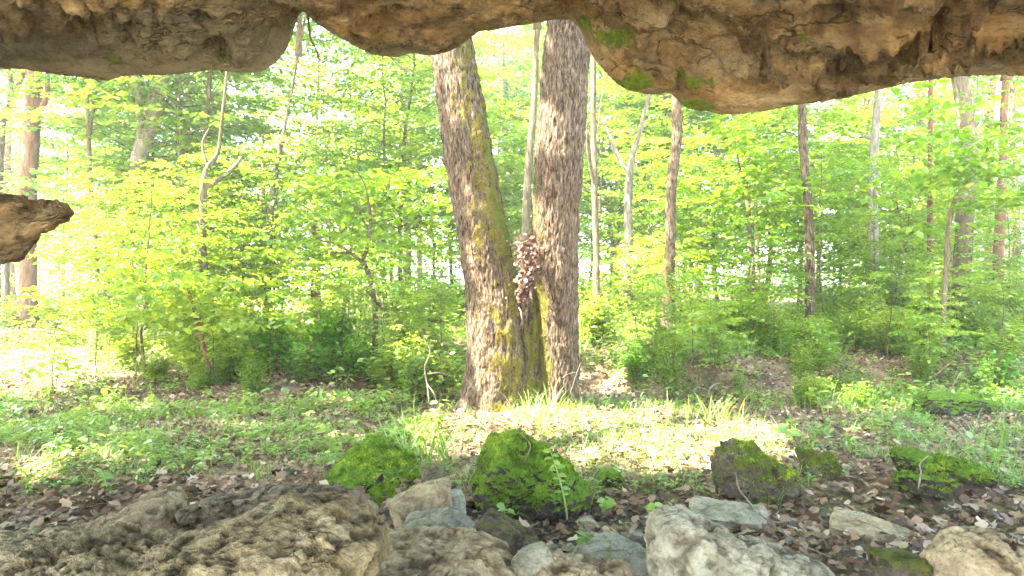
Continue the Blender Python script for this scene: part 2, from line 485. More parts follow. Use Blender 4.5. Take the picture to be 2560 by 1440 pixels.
def roughen(V, C, amp, freq, seed, pit=0.0, pfreq=9.0, q=None):
    D = vnormals(V, q)
    bad = np.abs(np.linalg.norm(D, axis=1) - 1) > .1
    D[bad] = unit(V - C)[bad]
    lo = fbm(V * freq, 5, seed, .55)
    d = amp * 2.4 * lo
    cav = np.zeros(len(V))
    if pit:
        W = V * pfreq + .7 * np.stack([noise3(V * pfreq * .6, seed + k) for k in (1, 2, 3)], -1)
        r = ridged(W * np.array([.8, .8, 1.15]), 4, seed + 50, .6)
        hole = sstep(.03, .20, fbm(V * pfreq * .8, 3, seed + 70, .6))
        d = d + pit * 1.1 * (r - .62) - pit * .95 * hole
        cav = np.clip((.60 - r) * 2.2, 0, .9) + .75 * hole
    fh, fe = facet(V * freq * 1.5 + .35 * noise3(V * freq * 3, seed + 33)[:, None], seed + 40)
    d = d + amp * 1.5 * fh
    cav = cav + .45 * sstep(.07, .0, fe)
    fh2, fe2 = facet(V * freq * 4.2 + .5 * noise3(V * freq * 8, seed + 34)[:, None], seed + 41)
    d = d + amp * .6 * fh2
    bl = np.abs(noise3(V * freq * 2.6, seed + 90)) + .5 * np.abs(noise3(V * freq * 5.4, seed + 91))
    d = d + amp * .45 * (bl - .25)
    hi = fbm(V * freq * 7, 4, seed + 9, .65)
    d = d + amp * .35 * hi
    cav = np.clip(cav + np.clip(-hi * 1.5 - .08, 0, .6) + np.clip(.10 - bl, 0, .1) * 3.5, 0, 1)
    return V + D * d[:, None], cav

def top_moss(V, q, amount, seed, lo=-.15):
    """moss grows on what faces up, in patches"""
    nrm = np.zeros_like(V)
    a, b, c, d = (V[q[:, k]] for k in range(4))
    fn = np.cross(c - a, d - b)
    for k in range(4): np.add.at(nrm, q[:, k], fn)
    nrm = unit(nrm)
    up = nrm[:, 2]
    C = V.mean(0)
    up = np.where(np.sum(nrm * (V - C), -1).mean() < 0, -up, up)
    patch = fbm(V * 2.2, 3, seed)
    return np.clip(amount * (sstep(lo, .65, up) * 1.1 + patch * .9), 0, 1)

MOSS_N = [0]
def moss_tufts(V, q, ms, n, size, parent, off, mat, name='moss', up=.35):
    r = np.random.default_rng(MOSS_N[0] + 3); MOSS_N[0] += 1
    a, b, c = V[q[:, 0]], V[q[:, 1]], V[q[:, 2]]
    fn = np.cross(b - a, c - a)
    area = np.linalg.norm(fn, axis=1)
    fn = fn / (area[:, None] + 1e-12)
    cen = V[q].mean(1)
    out = np.sign(np.sum(fn * (cen - V.mean(0)), -1).mean())
    fn = fn * out
    w_ = area * np.clip(ms[q].mean(1) - .35, 0, 1)
    w_ = w_ * np.clip(.35 + 2.6 * fbm(cen * 9, 3, 66), .0, 2)
    k = r.choice(len(q), n, p=w_ / w_.sum())
    u = r.dirichlet((1, 1, 1, 1), n)
    P = (V[q[k]] * u[..., None]).sum(1)
    N = fn[k]
    D = unit(N + r.normal(0, .55, (n, 3)) + np.array([0, 0, up]))
    mb = MB()
    add_leaves(mb, 'blade', P - N * size * .2, D, unit(r.normal(0, 1, (n, 3))), size * r.uniform(.5, 1.4, n), np.clip(.42 + 1.5 * fbm(P * 7, 3, 5) + r.normal(0, .16, n), 0, 1), r.uniform(3, 7, n))
    return link(name, mb.mesh(name), mat, parent)

def outline_rock(name, poly, Y, depth, seed, mat, label, cat='rock', amp=.03, freq=3.0, pit=0., pfreq=9., p=.6, res=(220, 110), moss=0., mlo=-.15, group=None, tilt=0.0, mesh_only=False, back=.3, tufts=0):
    W = np.array([at(x, y, Y) for x, y in poly])
    C = np.array([W[:, 0].mean(), Y, W[:, 2].mean()])
    # area centroid
    x, z = W[:, 0], W[:, 2]
    x2, z2 = np.roll(x, -1), np.roll(z, -1)
    cr = x * z2 - x2 * z
    A = cr.sum() / 2
    C[0] = ((x + x2) * cr).sum() / (6 * A); C[2] = ((z + z2) * cr).sum() / (6 * A)
    TH, PH, q = grid_sphere(*res)
    f_ = np.linspace(-np.pi / 2, np.pi / 2, 4001)
    Rr = np.hypot(W[:, 0] - C[0], W[:, 2] - C[2]).mean()
    sx_ = Rr * np.cos(f_) ** p; sy_ = depth * np.sign(f_) * np.abs(np.sin(f_)) ** p
    arc = np.concatenate([[0], np.cumsum(np.hypot(np.diff(sx_), np.diff(sy_)))])
    PH = np.repeat(np.interp(np.linspace(0, arc[-1], res[1]), arc, f_), res[0])
    dx, dz = np.cos(TH), np.sin(TH)
    R = np.full(len(TH), 1e-3)
    for a, b in zip(W, np.roll(W, -1, 0)):
        ex, ez = b[0] - a[0], b[2] - a[2]
        den = dx * ez - dz * ex
        ax_, az_ = a[0] - C[0], a[2] - C[2]
        with np.errstate(divide='ignore', invalid='ignore'):
            t = (ax_ * ez - az_ * ex) / den
            s = (ax_ * dz - az_ * dx) / den
        ok = (t > 0) & (s >= -1e-6) & (s <= 1 + 1e-6) & (np.abs(den) > 1e-12)
        R = np.where(ok, np.maximum(R, t), R)
    # soften the corners a little
    nt_ = res[0]
    Rm = R.reshape(res[1], nt_)[0]
    Rm = (Rm * 2 + np.roll(Rm, 1) + np.roll(Rm, -1)) / 4
    R = np.tile(Rm, res[1])
    cp = np.cos(PH) ** p
    sp = np.sign(PH) * np.abs(np.sin(PH)) ** p
    V = np.stack([C[0] + dx * R * cp, C[1] + depth * np.where(sp > 0, sp * back, sp) + tilt * (dz * R * cp), C[2] + dz * R * cp], -1)
    V, cav = roughen(V, C, amp, freq, seed, pit, pfreq, q)
    ms = top_moss(V, q, moss, seed + 3, mlo) if moss else np.zeros(len(V))
    V0 = np.array([C[0], C[1], V[:, 2].min()])
    me = make_mesh(name, V - V0, [q], dict(moss=ms, cav=cav))
    if mesh_only: return me, V0
    o = link(name, me, mat, None, V0)
    if tufts: moss_tufts(V - V0, q, ms, tufts, .016, o, V0, M_MOSSTUFT)
    return tag(o, label, cat, group)

def block_rock(name, loc, dims, rot, seed, mat, label, amp=.02, freq=5., pit=0., pfreq=14., extra=7, sharp=16, res=(150, 75), moss=0., mlo=-.15, group=None, cat='rock', tufts=0):
    rr = np.random.default_rng(seed)
    TH, PH, q = grid_sphere(*res)
    D = np.stack([np.cos(TH) * np.cos(PH), np.sin(TH) * np.cos(PH), np.sin(PH)], -1)
    S = np.array(dims) / 2.0
    Ds = unit(D * np.array([1, 1, 1.0]))
    acc = np.zeros(len(D))
    planes = [(np.eye(3)[i] * s, 1.0) for i in range(3) for s in (1, -1)]
    planes = [(unit(n + rr.normal(0, .13, 3)), d) for n, d in planes]
    for _ in range(extra):
        n = unit(rr.normal(0, 1, 3)); planes.append((n, rr.uniform(.95, 1.25)))
    for n, d in planes:
        acc += np.maximum(0, Ds @ n / d) ** sharp
    V = Ds * (acc ** (-1.0 / sharp))[:, None] * S
    ca, sa = math.cos(rot[2]), math.sin(rot[2])
    cx, sx = math.cos(rot[0]), math.sin(rot[0])
    cy, sy = math.cos(rot[1]), math.sin(rot[1])
    Rz = np.array([[ca, -sa, 0], [sa, ca, 0], [0, 0, 1]]); Rx = np.array([[1, 0, 0], [0, cx, -sx], [0, sx, cx]]); Ry = np.array([[cy, 0, sy], [0, 1, 0], [-sy, 0, cy]])
    V = V @ (Rz @ Ry @ Rx).T
    V, cav = roughen(V + np.array(loc) - np.array([0, 0, .02]), np.array(loc), amp, freq, seed, pit, pfreq, q)
    ms = top_moss(V, q, moss, seed + 3, mlo) if moss else np.zeros(len(V))
    V0 = np.array([loc[0], loc[1], V[:, 2].min()])
    o = link(name, make_mesh(name, V - V0, [q], dict(moss=ms, cav=cav)), mat, None, V0)
    if tufts: moss_tufts(V - V0, q, ms, tufts, .015, o, V0, M_MOSSTUFT)
    return tag(o, label, cat, group)

# the overhang: one thick ledge, its lip following the photograph's skyline
LIPY = 4.0
lip_px = [(-2600, 150), (-1500, 120), (-800, 190), (-300, 150), (-60, 176), (0, 172), (55, 172), (120, 185), (200, 193), (265, 203), (310, 190), (370, 188), (440, 186), (520, 178), (600, 182), (650, 184), (700, 150), (728, 100), (748, 32), (762, 26),
          (790, 62), (830, 82), (880, 112), (930, 138), (985, 143), (1030, 133), (1075, 138), (1120, 132), (1160, 108), (1190, 84), (1230, 76), (1300, 64), (1380, 52), (1430, 48), (1452, 76), (1480, 140), (1520, 190), (1560, 222), (1620, 237), (1680, 232),
          (1702, 268), (1730, 276), (1800, 287), (1880, 283), (1960, 268), (2040, 256), (2120, 244), (2200, 222), (2260, 212), (2330, 198), (2400, 192), (2500, 190), (2560, 192), (2700, 180), (3300, 200), (4200, 180), (5200, 200)]
lx = np.array([(p[0] - 1280) / F * LIPY for p in lip_px]); lz = np.array([CAMH + (720 - p[1]) / F * LIPY for p in lip_px])
xs = np.concatenate([np.linspace(-7.5, -3.4, 90)[:-1], np.linspace(-3.4, 3.4, 560), np.linspace(3.4, 7.5, 90)[1:]])
zl = np.interp(xs, lx, lz)
zs = np.convolve(np.pad(zl, 2, 'edge'), np.ones(5) / 5, 'valid')
zbroad = np.convolve(np.pad(zl, 60, 'edge'), np.hanning(121) / np.hanning(121).sum(), 'valid')
# profile parameter: s<0 underside going inward, s in 0..1 outer face, >1 top
prof = []
for d in np.concatenate([np.linspace(5.0, 3.2, 14), np.linspace(3.1, 0.0, 190)]): prof.append(('u', d))
for t in np.linspace(.03, 1, 26): prof.append(('f', t))
for t in np.linspace(.03, 1, 30): prof.append(('t', t))
rows = []
for kind, t in prof:
    if kind == 'u':
        lip = np.exp(-t / .22)
        y = LIPY - t
        yy = np.full_like(xs, y)
        k = sstep(0, .8, t)
        z = zs * (1 - k) + (zbroad * .35 + .65 * (2.66 + .03 * np.abs(xs)) + .05) * k
        z = np.maximum(z, zs - (zs - CAMH) * np.clip(t / LIPY, 0, 1) + .035 * sstep(0, .3, t))
        z = z + .02 * (1 - lip)
    elif kind == 'f':
        a = t * np.pi / 2
        yy = LIPY + .16 * np.sin(t * np.pi) - .25 * t
        z = zs + (3.45 - zs) * (1 - (1 - t) ** 1.6)
        yy = np.broadcast_to(yy, xs.shape).copy()
    else:
        yy = np.full_like(xs, LIPY - .25 - t * 4.75)
        z = np.full_like(xs, 3.45 + .25 * np.sin(t * 2))
    rows.append(np.stack([xs, yy, z], -1))
V = np.array(rows)
nr, nc = V.shape[:2]
V = V.reshape(-1, 3)
tt = np.repeat(np.array([0 if k == 'u' else 1 for k, _ in prof]), nc)
dd = np.repeat(np.array([t if k == 'u' else 0 for k, t in prof]), nc)
# bedded, flaky relief on the underside
Q = V * np.array([.9, 1.5, 1.0])
lowf = fbm(Q * 1.0, 4, 21)
terr = lowf * 6.0
terr = (np.floor(terr) + sstep(.62, .96, terr - np.floor(terr))) / 6.0
flak = ridged(Q * 4.2 + 3 * fbm(Q * 1.5, 2, 88)[:, None] * .4, 4, 41)
fine = fbm(Q * 13, 4, 61, .6)
mask = sstep(0.0, .40, dd)
Qd = V @ np.array([[.87, -.5, 0], [.5, .87, 0], [0, 0, 1.0]])
fh, fe = facet(Qd * np.array([1.5, 2.6, 1.5]) + .45 * np.stack([noise3(V * 2.2, 301 + k) for k in range(3)], -1), 311)
fh2, fe2 = facet(Qd * np.array([5.0, 8.5, 5.0]) + .5 * np.stack([noise3(V * 6, 321 + k) for k in range(3)], -1), 331)
ins = np.where(tt == 0, 1.0, .6)
side = sstep(.9, 2.6, np.abs(V[:, 0] + .3))
crag = ridged(V * np.array([2.2, 3.0, 2.0]) + .9 * np.stack([noise3(V * 1.7, 201), noise3(V * 1.7, 202), noise3(V * 1.7, 203)], -1), 5, 207, .62)
rel = (.30 * fh * (.5 + .5 * side) + .085 * fh2 * (.4 + .6 * side) + .95 * terr * (.45 + .55 * side) + .14 * (flak - .62) * (.35 + .65 * side) - .34 * (crag - .62) * (.30 + .70 * side)) * mask + .075 * fine * (.3 + .7 * mask)
V[:, 2] += rel * ins * np.where(tt == 0, 1, 1)
V[:, 1] += .10 * fbm(V * np.array([1.2, 0, 1.2]), 3, 77) * (dd < .8)
# keep the inner roof above the line of sight to the lip
sight = CAMH + (np.interp(np.clip(V[:, 0] / np.maximum(V[:, 1], .3) * LIPY, -7.4, 7.4), xs, zs) - CAMH) * V[:, 1] / LIPY
inner = (tt == 0) & (V[:, 1] > .3)
V[inner, 2] = np.maximum(V[inner, 2], sight[inner] + .012 * mask[inner] + .02 * fine[inner])
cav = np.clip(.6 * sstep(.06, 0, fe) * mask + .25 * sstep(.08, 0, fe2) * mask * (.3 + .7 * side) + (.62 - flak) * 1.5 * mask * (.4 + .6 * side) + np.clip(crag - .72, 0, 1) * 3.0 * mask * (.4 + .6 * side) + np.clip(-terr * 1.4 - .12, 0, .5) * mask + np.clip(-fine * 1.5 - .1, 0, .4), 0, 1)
# patches of moss where it grows by the lip
moss = np.zeros(len(V))
pxv = 1280 + F * V[:, 0] / np.maximum(V[:, 1], .5); pyv = 720 - F * (V[:, 2] - CAMH) / np.maximum(V[:, 1], .5)
for mx_, my_, rx, ry, a in ((1535, 95, 75, 30, .8), (1590, 205, 50, 36, .8), (1730, 205, 80, 28, .65), (1740, 262, 60, 18, .95), (1470, 60, 30, 22, .85), (1500, 170, 30, 15, .5), (560, 150, 40, 18, .4), (2000, 90, 60, 20, .4), (275, 150, 35, 14, .5)):
    moss = np.maximum(moss, a * np.exp(-((pxv - mx_) / rx) ** 2 - ((pyv - my_) / ry) ** 2))
for mx_, my_, rx, ry, a in ((540, 128, 26, 20, .16), (275, 135, 28, 9, .10), (1540, 33, 16, 9, .10), (2090, 40, 60, 16, .12), (2500, 30, 80, 20, .12), (1815, 105, 40, 8, .06), (1700, 215, 8, 30, .08)):
    gss = a * np.exp(-((pxv - mx_) / rx) ** 2 - ((pyv - my_) / ry) ** 2) * (tt == 0)
    V[:, 2] += gss
    cav = np.clip(cav + gss * 6, 0, 1)  # shade of the dented pockets, painted in through the colour mask
greyness = np.clip(sstep(780, 660, pxv) * sstep(20, 75, pyv + 60 * fbm(V * 2, 3, 19) + .16 * (pxv - 320)) + .8 * sstep(45, 5, np.interp(pxv, [p[0] for p in lip_px], [p[1] for p in lip_px]) - pyv) * sstep(.0, .2, fbm(V * 2.5, 3, 29) + .05), 0, 1)
i = np.arange(nr - 1)[:, None] * nc; j = np.arange(nc - 1)[None, :]
q = np.stack([i + j, i + nc + j, i + nc + j + 1, i + j + 1], -1).reshape(-1, 4)
mb = MB(); mb.add(V, None, q, moss=moss, cav=cav, greyness=greyness)
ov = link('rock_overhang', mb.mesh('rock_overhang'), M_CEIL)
tag(ov, 'long brown rock overhang with a scalloped lip forming the roof above everything', 'rock')
# the shelter's side wall beyond the left edge, joined to the roof
me, V0 = outline_rock('side_wall', [(-900, 0), (-300, 40), (-210, 300), (-160, 560), (-220, 900), (-160, 1400), (-900, 1420), (-1100, 700)], 3.0, .7, 301, None, None, amp=.07, freq=1.4, pit=.03, pfreq=4, mesh_only=True)
link('side_wall', me, M_CEIL, ov, V0)

outline_rock('rock_ledge', [(186, 528), (165, 506), (90, 496), (0, 484), (-150, 470), (-300, 480), (-420, 560), (-300, 690), (-120, 690), (-20, 668), (50, 646), (85, 612), (130, 578), (172, 550)], 3.0, .22, 71, M_CEIL,
             'jutting ochre rock ledge poking in from the left edge above the leaves', amp=.02, freq=4, pit=.022, pfreq=9, p=.7, res=(320, 160))

# foreground rocks
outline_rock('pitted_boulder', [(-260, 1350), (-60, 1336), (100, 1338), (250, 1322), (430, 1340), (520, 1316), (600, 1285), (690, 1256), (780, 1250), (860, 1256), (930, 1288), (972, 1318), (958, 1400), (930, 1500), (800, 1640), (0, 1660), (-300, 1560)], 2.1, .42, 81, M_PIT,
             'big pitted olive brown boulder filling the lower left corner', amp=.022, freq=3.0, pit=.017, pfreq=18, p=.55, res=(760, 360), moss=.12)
outline_rock('broken_slab', [(436, 1330), (470, 1268), (560, 1220), (700, 1196), (800, 1188), (870, 1187), (915, 1210), (945, 1262), (930, 1330), (800, 1370), (600, 1400), (450, 1380)], 2.75, .07, 83, M_DARK,
             'dark broken rock slab lying behind the pitted boulder', amp=.016, freq=5, pit=.012, pfreq=12, p=.4, res=(300, 150), tilt=-1.1, back=1.5)
outline_rock('cream_rock', [(20, 1340), (120, 1345), (240, 1296), (330, 1272), (385, 1232), (440, 1218), (490, 1238), (470, 1290), (430, 1350), (300, 1420), (0, 1420)], 2.85, .28, 85, M_PALE,
             'pale cream weathered rock wedged between the dark slab and leaf litter', amp=.02, freq=5, pit=.014, pfreq=10, p=.6, res=(260, 130))
block_rock('flat_rock', at(1120, 1440, 2.75), (.56, .56, .24), (.16, .0, .25), 91, M_PALE, 'broad pale tan rock with a flat top at the bottom centre', amp=.012, freq=5, pit=.008, extra=4, sharp=22, res=(260, 130))
block_rock('angular_rock', at(1055, 1262, 3.75), (.34, .20, .19), (.1, -.42, .5), 92, M_PALE, 'wedge shaped tan rock standing on the stream bed left of the mossy boulder', amp=.008, extra=5, sharp=26)
block_rock('dark_grey_rock', at(1135, 1258, 3.85), (.13, .14, .16), (.1, .1, .2), 93, M_BLUE, 'small dark grey green upright stone next to the tan wedge', amp=.008, extra=6, sharp=20)
block_rock('small_rock', at(1080, 1290, 3.6), (.16, .12, .07), (0, -.1, .3), 94, M_PALE, 'little tan stone tucked below the tan wedge', amp=.006, extra=5, sharp=20, res=(100, 50))
block_rock('slanting_slab', at(1075, 1322, 3.25), (.34, .26, .12), (.25, -.18, -.3), 95, M_BLUE, 'bluish grey slanting slab just behind the flat pale rock', amp=.008, extra=4, sharp=26)
block_rock('olive_rock', at(1265, 1352, 3.05), (.34, .22, .17), (.1, .38, -.4), 96, M_MOSSBR, 'olive brown craggy rock with mossy top right of the flat pale rock', amp=.016, pit=.01, moss=.35)
block_rock('round_stone', at(1325, 1412, 2.75), (.16, .16, .15), (.1, 0, .2), 97, M_GREY, 'rounded grey stone between two pale rocks at the bottom', amp=.006, extra=10, sharp=9)
block_rock('crumbly_rock', at(1450, 1452, 2.7), (.36, .26, .16), (.1, .05, -.15), 98, M_PALE, 'crumbly pale brown rock at the bottom edge left of the grey green slab', amp=.016, pit=.012, extra=5, sharp=18, res=(220, 110))
block_rock('speckled_slab', at(1545, 1398, 3.0), (.30, .32, .12), (.12, -.05, .2), 99, M_BLUE, 'speckled grey green flat slab beside the large right boulder', amp=.01, moss=.3, mlo=.5, extra=4)
outline_rock('pale_boulder', [(1612, 1330), (1640, 1285), (1700, 1268), (1740, 1290), (1800, 1318), (1880, 1345), (1960, 1375), (2040, 1400), (2090, 1440), (2070, 1520), (1850, 1560), (1660, 1520), (1618, 1420)], 2.75, .24, 101, M_GREY,
             'large pale grey boulder with a sloping ridge in the lower right foreground', amp=.018, freq=4, pit=.016, pfreq=9, p=.55, res=(320, 160))
block_rock('grey_flat_stone', at(1822, 1278, 3.95), (.40, .34, .07), (.06, .06, -.3), 103, M_GREY, 'flat grey stone set in the dead leaves behind the pale boulder', amp=.008, extra=3, sharp=22)
block_rock('tan_flat_stone', at(2175, 1318, 3.75), (.40, .34, .06), (.06, .1, -.5), 104, M_PALE, 'flat tan stone half buried in brown leaf litter', amp=.008, extra=3, sharp=22)
outline_rock('craggy_rock', [(2320, 1370), (2370, 1330), (2440, 1312), (2500, 1330), (2580, 1375), (2680, 1420), (2680, 1540), (2400, 1540), (2300, 1450)], 2.7, .25, 105, M_PALE,
             'craggy tan rock at the right end of the foreground leaf litter', amp=.02, freq=5, pit=.018, pfreq=10, p=.6, moss=.15)
block_rock('mossy_cobble', at(2285, 1425, 2.75), (.24, .22, .15), (0, .1, .4), 106, M_MOSSBR, 'low mossy rock at the foot of the craggy tan rock', amp=.012, moss=.6, pit=.01)
# mossy boulders of the middle ground
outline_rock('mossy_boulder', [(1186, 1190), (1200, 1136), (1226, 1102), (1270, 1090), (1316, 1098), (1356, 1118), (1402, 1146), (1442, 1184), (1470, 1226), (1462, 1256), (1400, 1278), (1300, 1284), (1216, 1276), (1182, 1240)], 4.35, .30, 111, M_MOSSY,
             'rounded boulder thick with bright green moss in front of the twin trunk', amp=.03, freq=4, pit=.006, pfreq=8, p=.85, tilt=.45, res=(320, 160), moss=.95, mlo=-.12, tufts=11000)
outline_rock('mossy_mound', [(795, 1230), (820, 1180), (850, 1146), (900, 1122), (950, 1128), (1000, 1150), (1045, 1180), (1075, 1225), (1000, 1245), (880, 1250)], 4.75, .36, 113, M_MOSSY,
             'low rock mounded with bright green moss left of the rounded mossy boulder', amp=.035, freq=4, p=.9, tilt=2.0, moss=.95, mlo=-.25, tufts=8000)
outline_rock('brown_mossy_rock', [(1778, 1195), (1782, 1155), (1796, 1124), (1840, 1116), (1880, 1120), (1920, 1145), (1960, 1165), (1985, 1190), (1970, 1225), (1880, 1240), (1796, 1230)], 4.6, .22, 115, M_MOSSBR,
             'squat rock with brown olive moss behind the flat grey stone', amp=.035, freq=4, p=.7, tilt=.6, moss=.62, mlo=-.1, tufts=3500)
block_rock('mossy_lump', at(2300, 1150, 4.6), (.24, .34, .14), (0, 0, .2), 117, M_MOSSY, 'upper of two dark green mossy lumps above the right leaf litter', moss=.95, mlo=-.15, amp=.03, tufts=2400)
block_rock('mossy_lump', at(2310, 1205, 4.35), (.26, .30, .13), (0, .1, .5), 118, M_MOSSY, 'lower of two dark green mossy lumps, with a bent twig before it', moss=.95, mlo=-.15, amp=.03, tufts=2400)
block_rock('mossy_lump', at(2400, 1170, 4.55), (.24, .3, .11), (0, .15, -.2), 119, M_MOSSY, 'small grassy moss lump to the right of the two dark mossy lumps', moss=1.0, mlo=-.4, amp=.03, tufts=2000)
block_rock('mossy_lump', at(2045, 1148, 4.9), (.26, .26, .14), (0, .1, .2), 120, M_MOSSBR, 'small yellow green mossy lump right of the brown mossy rock', moss=1.0, mlo=-.4, amp=.03, tufts=2000)
block_rock('mossy_bank_stone', at(2385, 1008, 7.2), (.8, .5, .22), (0, .08, .1), 121, M_MOSSY, 'long low mossy stone on the grassy slope near the right edge', moss=.9, mlo=-.3, amp=.03)
block_rock('dark_stone', at(1085, 1175, 4.6), (.16, .16, .12), (0, 0, 0), 122, M_DARK, 'dark little knob of rock between the mossy mound and mossy boulder', moss=.5, amp=.015)
block_rock('mossy_stone', at(1526, 1190, 4.7), (.16, .16, .12), (0, 0, 0), 123, M_MOSSY, 'small mossy knob right of the rounded mossy boulder', moss=1.1, mlo=-.6, amp=.015)

# ------------------------------------------------------------------ the twin trunk
TY = 7.4
def stem_mesh(mb, ctrl, n_len, n_ang, seed, moss_fn, top_z, flare=None, ridge=.016, fluted=False, yoff=0.0):
    """ctrl: (px, py, half width px). The stem runs on upwards to top_z."""
    P = [(*at(x, y, TY), hw / F * TY) for x, y, hw in ctrl]
    P = np.array(P[::-1]); P[:, 1] += yoff                 # from the ground up
    if top_z:
        d = unit((P[-1, :3] - P[-3, :3])[None])[0]
        k = (top_z - P[-1, 2]) / d[2]
        r = P[-1, 3]
        P = np.vstack([P, [*(P[-1, :3] + d * k * .5), r * .85], [*(P[-1, :3] + d * k), r * .55]])
    C = curve(P, n_len)
    ctr, rad = C[:, :3], C[:, 3]
    a = np.linspace(np.pi / 2, np.pi / 2 + 2 * np.pi, n_ang, endpoint=False)
    T = unit(np.gradient(ctr, axis=0))
    X = unit(np.cross(np.array([0, 1.0, 0])[None], T)) ; X = X * np.sign(X[:, :1] + 1e-9)
    Yv = np.cross(T, X)
    ca, sa = np.cos(a), np.sin(a)
    N = ca[None, :, None] * X[:, None] + sa[None, :, None] * Yv[:, None]
    L = np.concatenate([[0], np.cumsum(np.linalg.norm(np.diff(ctr, axis=0), axis=1))])
    LL = np.repeat(L[:, None], n_ang, 1)
    q3 = np.stack([np.cos(a)[None] * rad[:, None] * 1, np.sin(a)[None] * rad[:, None], LL], -1)
    flat = q3.reshape(-1, 3)
    w = fbm(flat * np.array([5, 5, 1.5]), 3, seed + 1)[:, None] * np.array([.12, .12, 0])
    rg = ridged((flat + w) * np.array([42, 42, 5.0]), 4, seed, .6)
    lump = fbm(flat * np.array([3, 3, 1.1]), 3, seed + 5)
    mid = fbm(flat * np.array([9, 9, 4]), 3, seed + 7)
    up = ctr[:, 2]
    d = ridge * 1.7 * (rg - .5) + .06 * lump + .05 * mid
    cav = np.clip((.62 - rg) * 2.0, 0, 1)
    if fluted:
        fl_ = ridged(q3.reshape(-1, 3) * np.array([9, 9, 1.2]), 2, seed + 11, .5)
        d = d + .10 * (fl_ - .62)
        cav = np.clip(cav + np.clip(.60 - fl_, 0, 1) * 2.2, 0, 1)
    rr = rad[:, None] + d.reshape(n_len, n_ang)
    if flare:
        zrel = np.clip((up - up[0]) / flare[1], 0, 1)
        fl = flare[0] * (1 - zrel) ** 2.5
        lob = .6 + .5 * np.cos(a * flare[2] + flare[3])
        rr = rr + fl[:, None] * lob[None]
    V = ctr[:, None] + rr[..., None] * N
    V = V.reshape(-1, 3)
    Nf = N.reshape(-1, 3)
    ms, gr = moss_fn(V, Nf)
    i = np.arange(n_len - 1)[:, None] * n_ang; j = np.arange(n_ang)[None]; k = (j + 1) % n_ang
    q = np.stack([i + j, i + k, i + n_ang + k, i + n_ang + j], -1).reshape(-1, 4)
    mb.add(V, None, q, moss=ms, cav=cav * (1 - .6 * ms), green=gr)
    return ctr, rad

def moss_left(V, N):
    f = unit(np.array([[.62, -.78, 0.0]]))[0]
    d = N @ f
    n = fbm(V * np.array([2.2, 2.2, .8]), 4, 5)
    n2 = fbm(V * np.array([10, 10, 5]), 5, 8, .75)
    m = sstep(.42, 1.1, d + n * 1.9 + n2 * 3.0) * .9
    rightside = sstep(.6, 1.1, N[:, 0] + n * 1.3 + n2 * 1.2)
    m = np.maximum(m, rightside * .62)
    m = m * (1 - .25 * sstep(2.6, 3.6, V[:, 2])) 
    g = np.clip(rightside * 1.1, 0, 1)
    return np.clip(m, 0, 1), g

def moss_right(V, N):
    n = fbm(V * np.array([2.5, 2.5, 1.0]), 4, 15)
    left = sstep(.45, .9, -N[:, 0] * .8 - N[:, 1] * .35 + n * .7)
    m = left * .62 * (1 - sstep(2.3, 3.1, V[:, 2])) + .45 * sstep(.25, .5, n) * (1 - sstep(.9, 1.8, V[:, 2]))
    return np.clip(m, 0, 1), np.clip(.3 + n, 0, 1)

def moss_web(V, N):
    n = fbm(V * np.array([4, 4, 1.0]), 4, 25)
    return np.clip(.42 + n * 1.9, 0, 1), np.clip(.3 + n * 2.0 + (V[:, 0] - .3) * 1.6, 0, 1)

twin = empty('twin_trunk_tree', (at(1300, 1010, TY)[0], TY, 0.0), 'massive twin trunk tree with furrowed mossy bark forking in a V at the centre', 'tree')
tb = np.array(twin.location)
mb = MB()
cl, rl = stem_mesh(mb, [(1112, 0, 47), (1126, 100, 49), (1157, 300, 58), (1180, 450, 60), (1207, 600, 61), (1228, 700, 64), (1240, 800, 70), (1246, 900, 77), (1244, 980, 84), (1240, 1050, 92)], 620, 220, 31, moss_left, 11.5, (.10, .5, 5, .6))
V_, = [np.concatenate(mb.V)]
m_l = mb
cr_, rr_ = stem_mesh(mb, [(1427, 0, 50), (1421, 60, 52), (1406, 300, 59), (1395, 450, 58), (1388, 600, 57), (1392, 700, 52), (1396, 800, 49), (1396, 900, 49), (1392, 980, 50), (1392, 1050, 56)], 620, 220, 37, moss_right, 12.5, (.07, .5, 4, 1.9))
# the fused wood between the two stems
stem_mesh(mb, [(1312, 720, 8), (1310, 745, 22), (1305, 790, 36), (1300, 850, 44), (1298, 900, 48), (1300, 980, 56), (1302, 1050, 66)], 260, 200, 43, moss_web, None, (.07, .5, 6, .3), ridge=.02, fluted=True)
stem_mesh(mb, [(1345, 700, 6), (1345, 730, 22), (1345, 790, 34), (1345, 850, 40), (1345, 980, 48), (1345, 1050, 56)], 200, 140, 47, moss_web, None, (.05, .5, 5, .9), ridge=.02, fluted=True, yoff=.10)
mb.V = [v - tb for v in mb.V]
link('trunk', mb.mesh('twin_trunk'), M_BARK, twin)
Vt = np.concatenate(mb.V); qt = np.concatenate(mb.f4); mt = np.concatenate(mb.A['moss'])
low = Vt[:, 2] < 5.0
mt = mt * low
nl_ = 620 * 220
half = qt[:, 0] < nl_
for sel, cnt in ((half, 9000), (qt[:, 0] >= 2 * nl_, 2600), ((qt[:, 0] >= nl_) & (qt[:, 0] < 2 * nl_), 1500)):
    i0 = qt[sel].min(); i1 = qt[sel].max() + 1
    moss_tufts(Vt[i0:i1], qt[sel] - i0, mt[i0:i1], cnt, .022, twin, None, M_BARKMOSS, up=-.3)

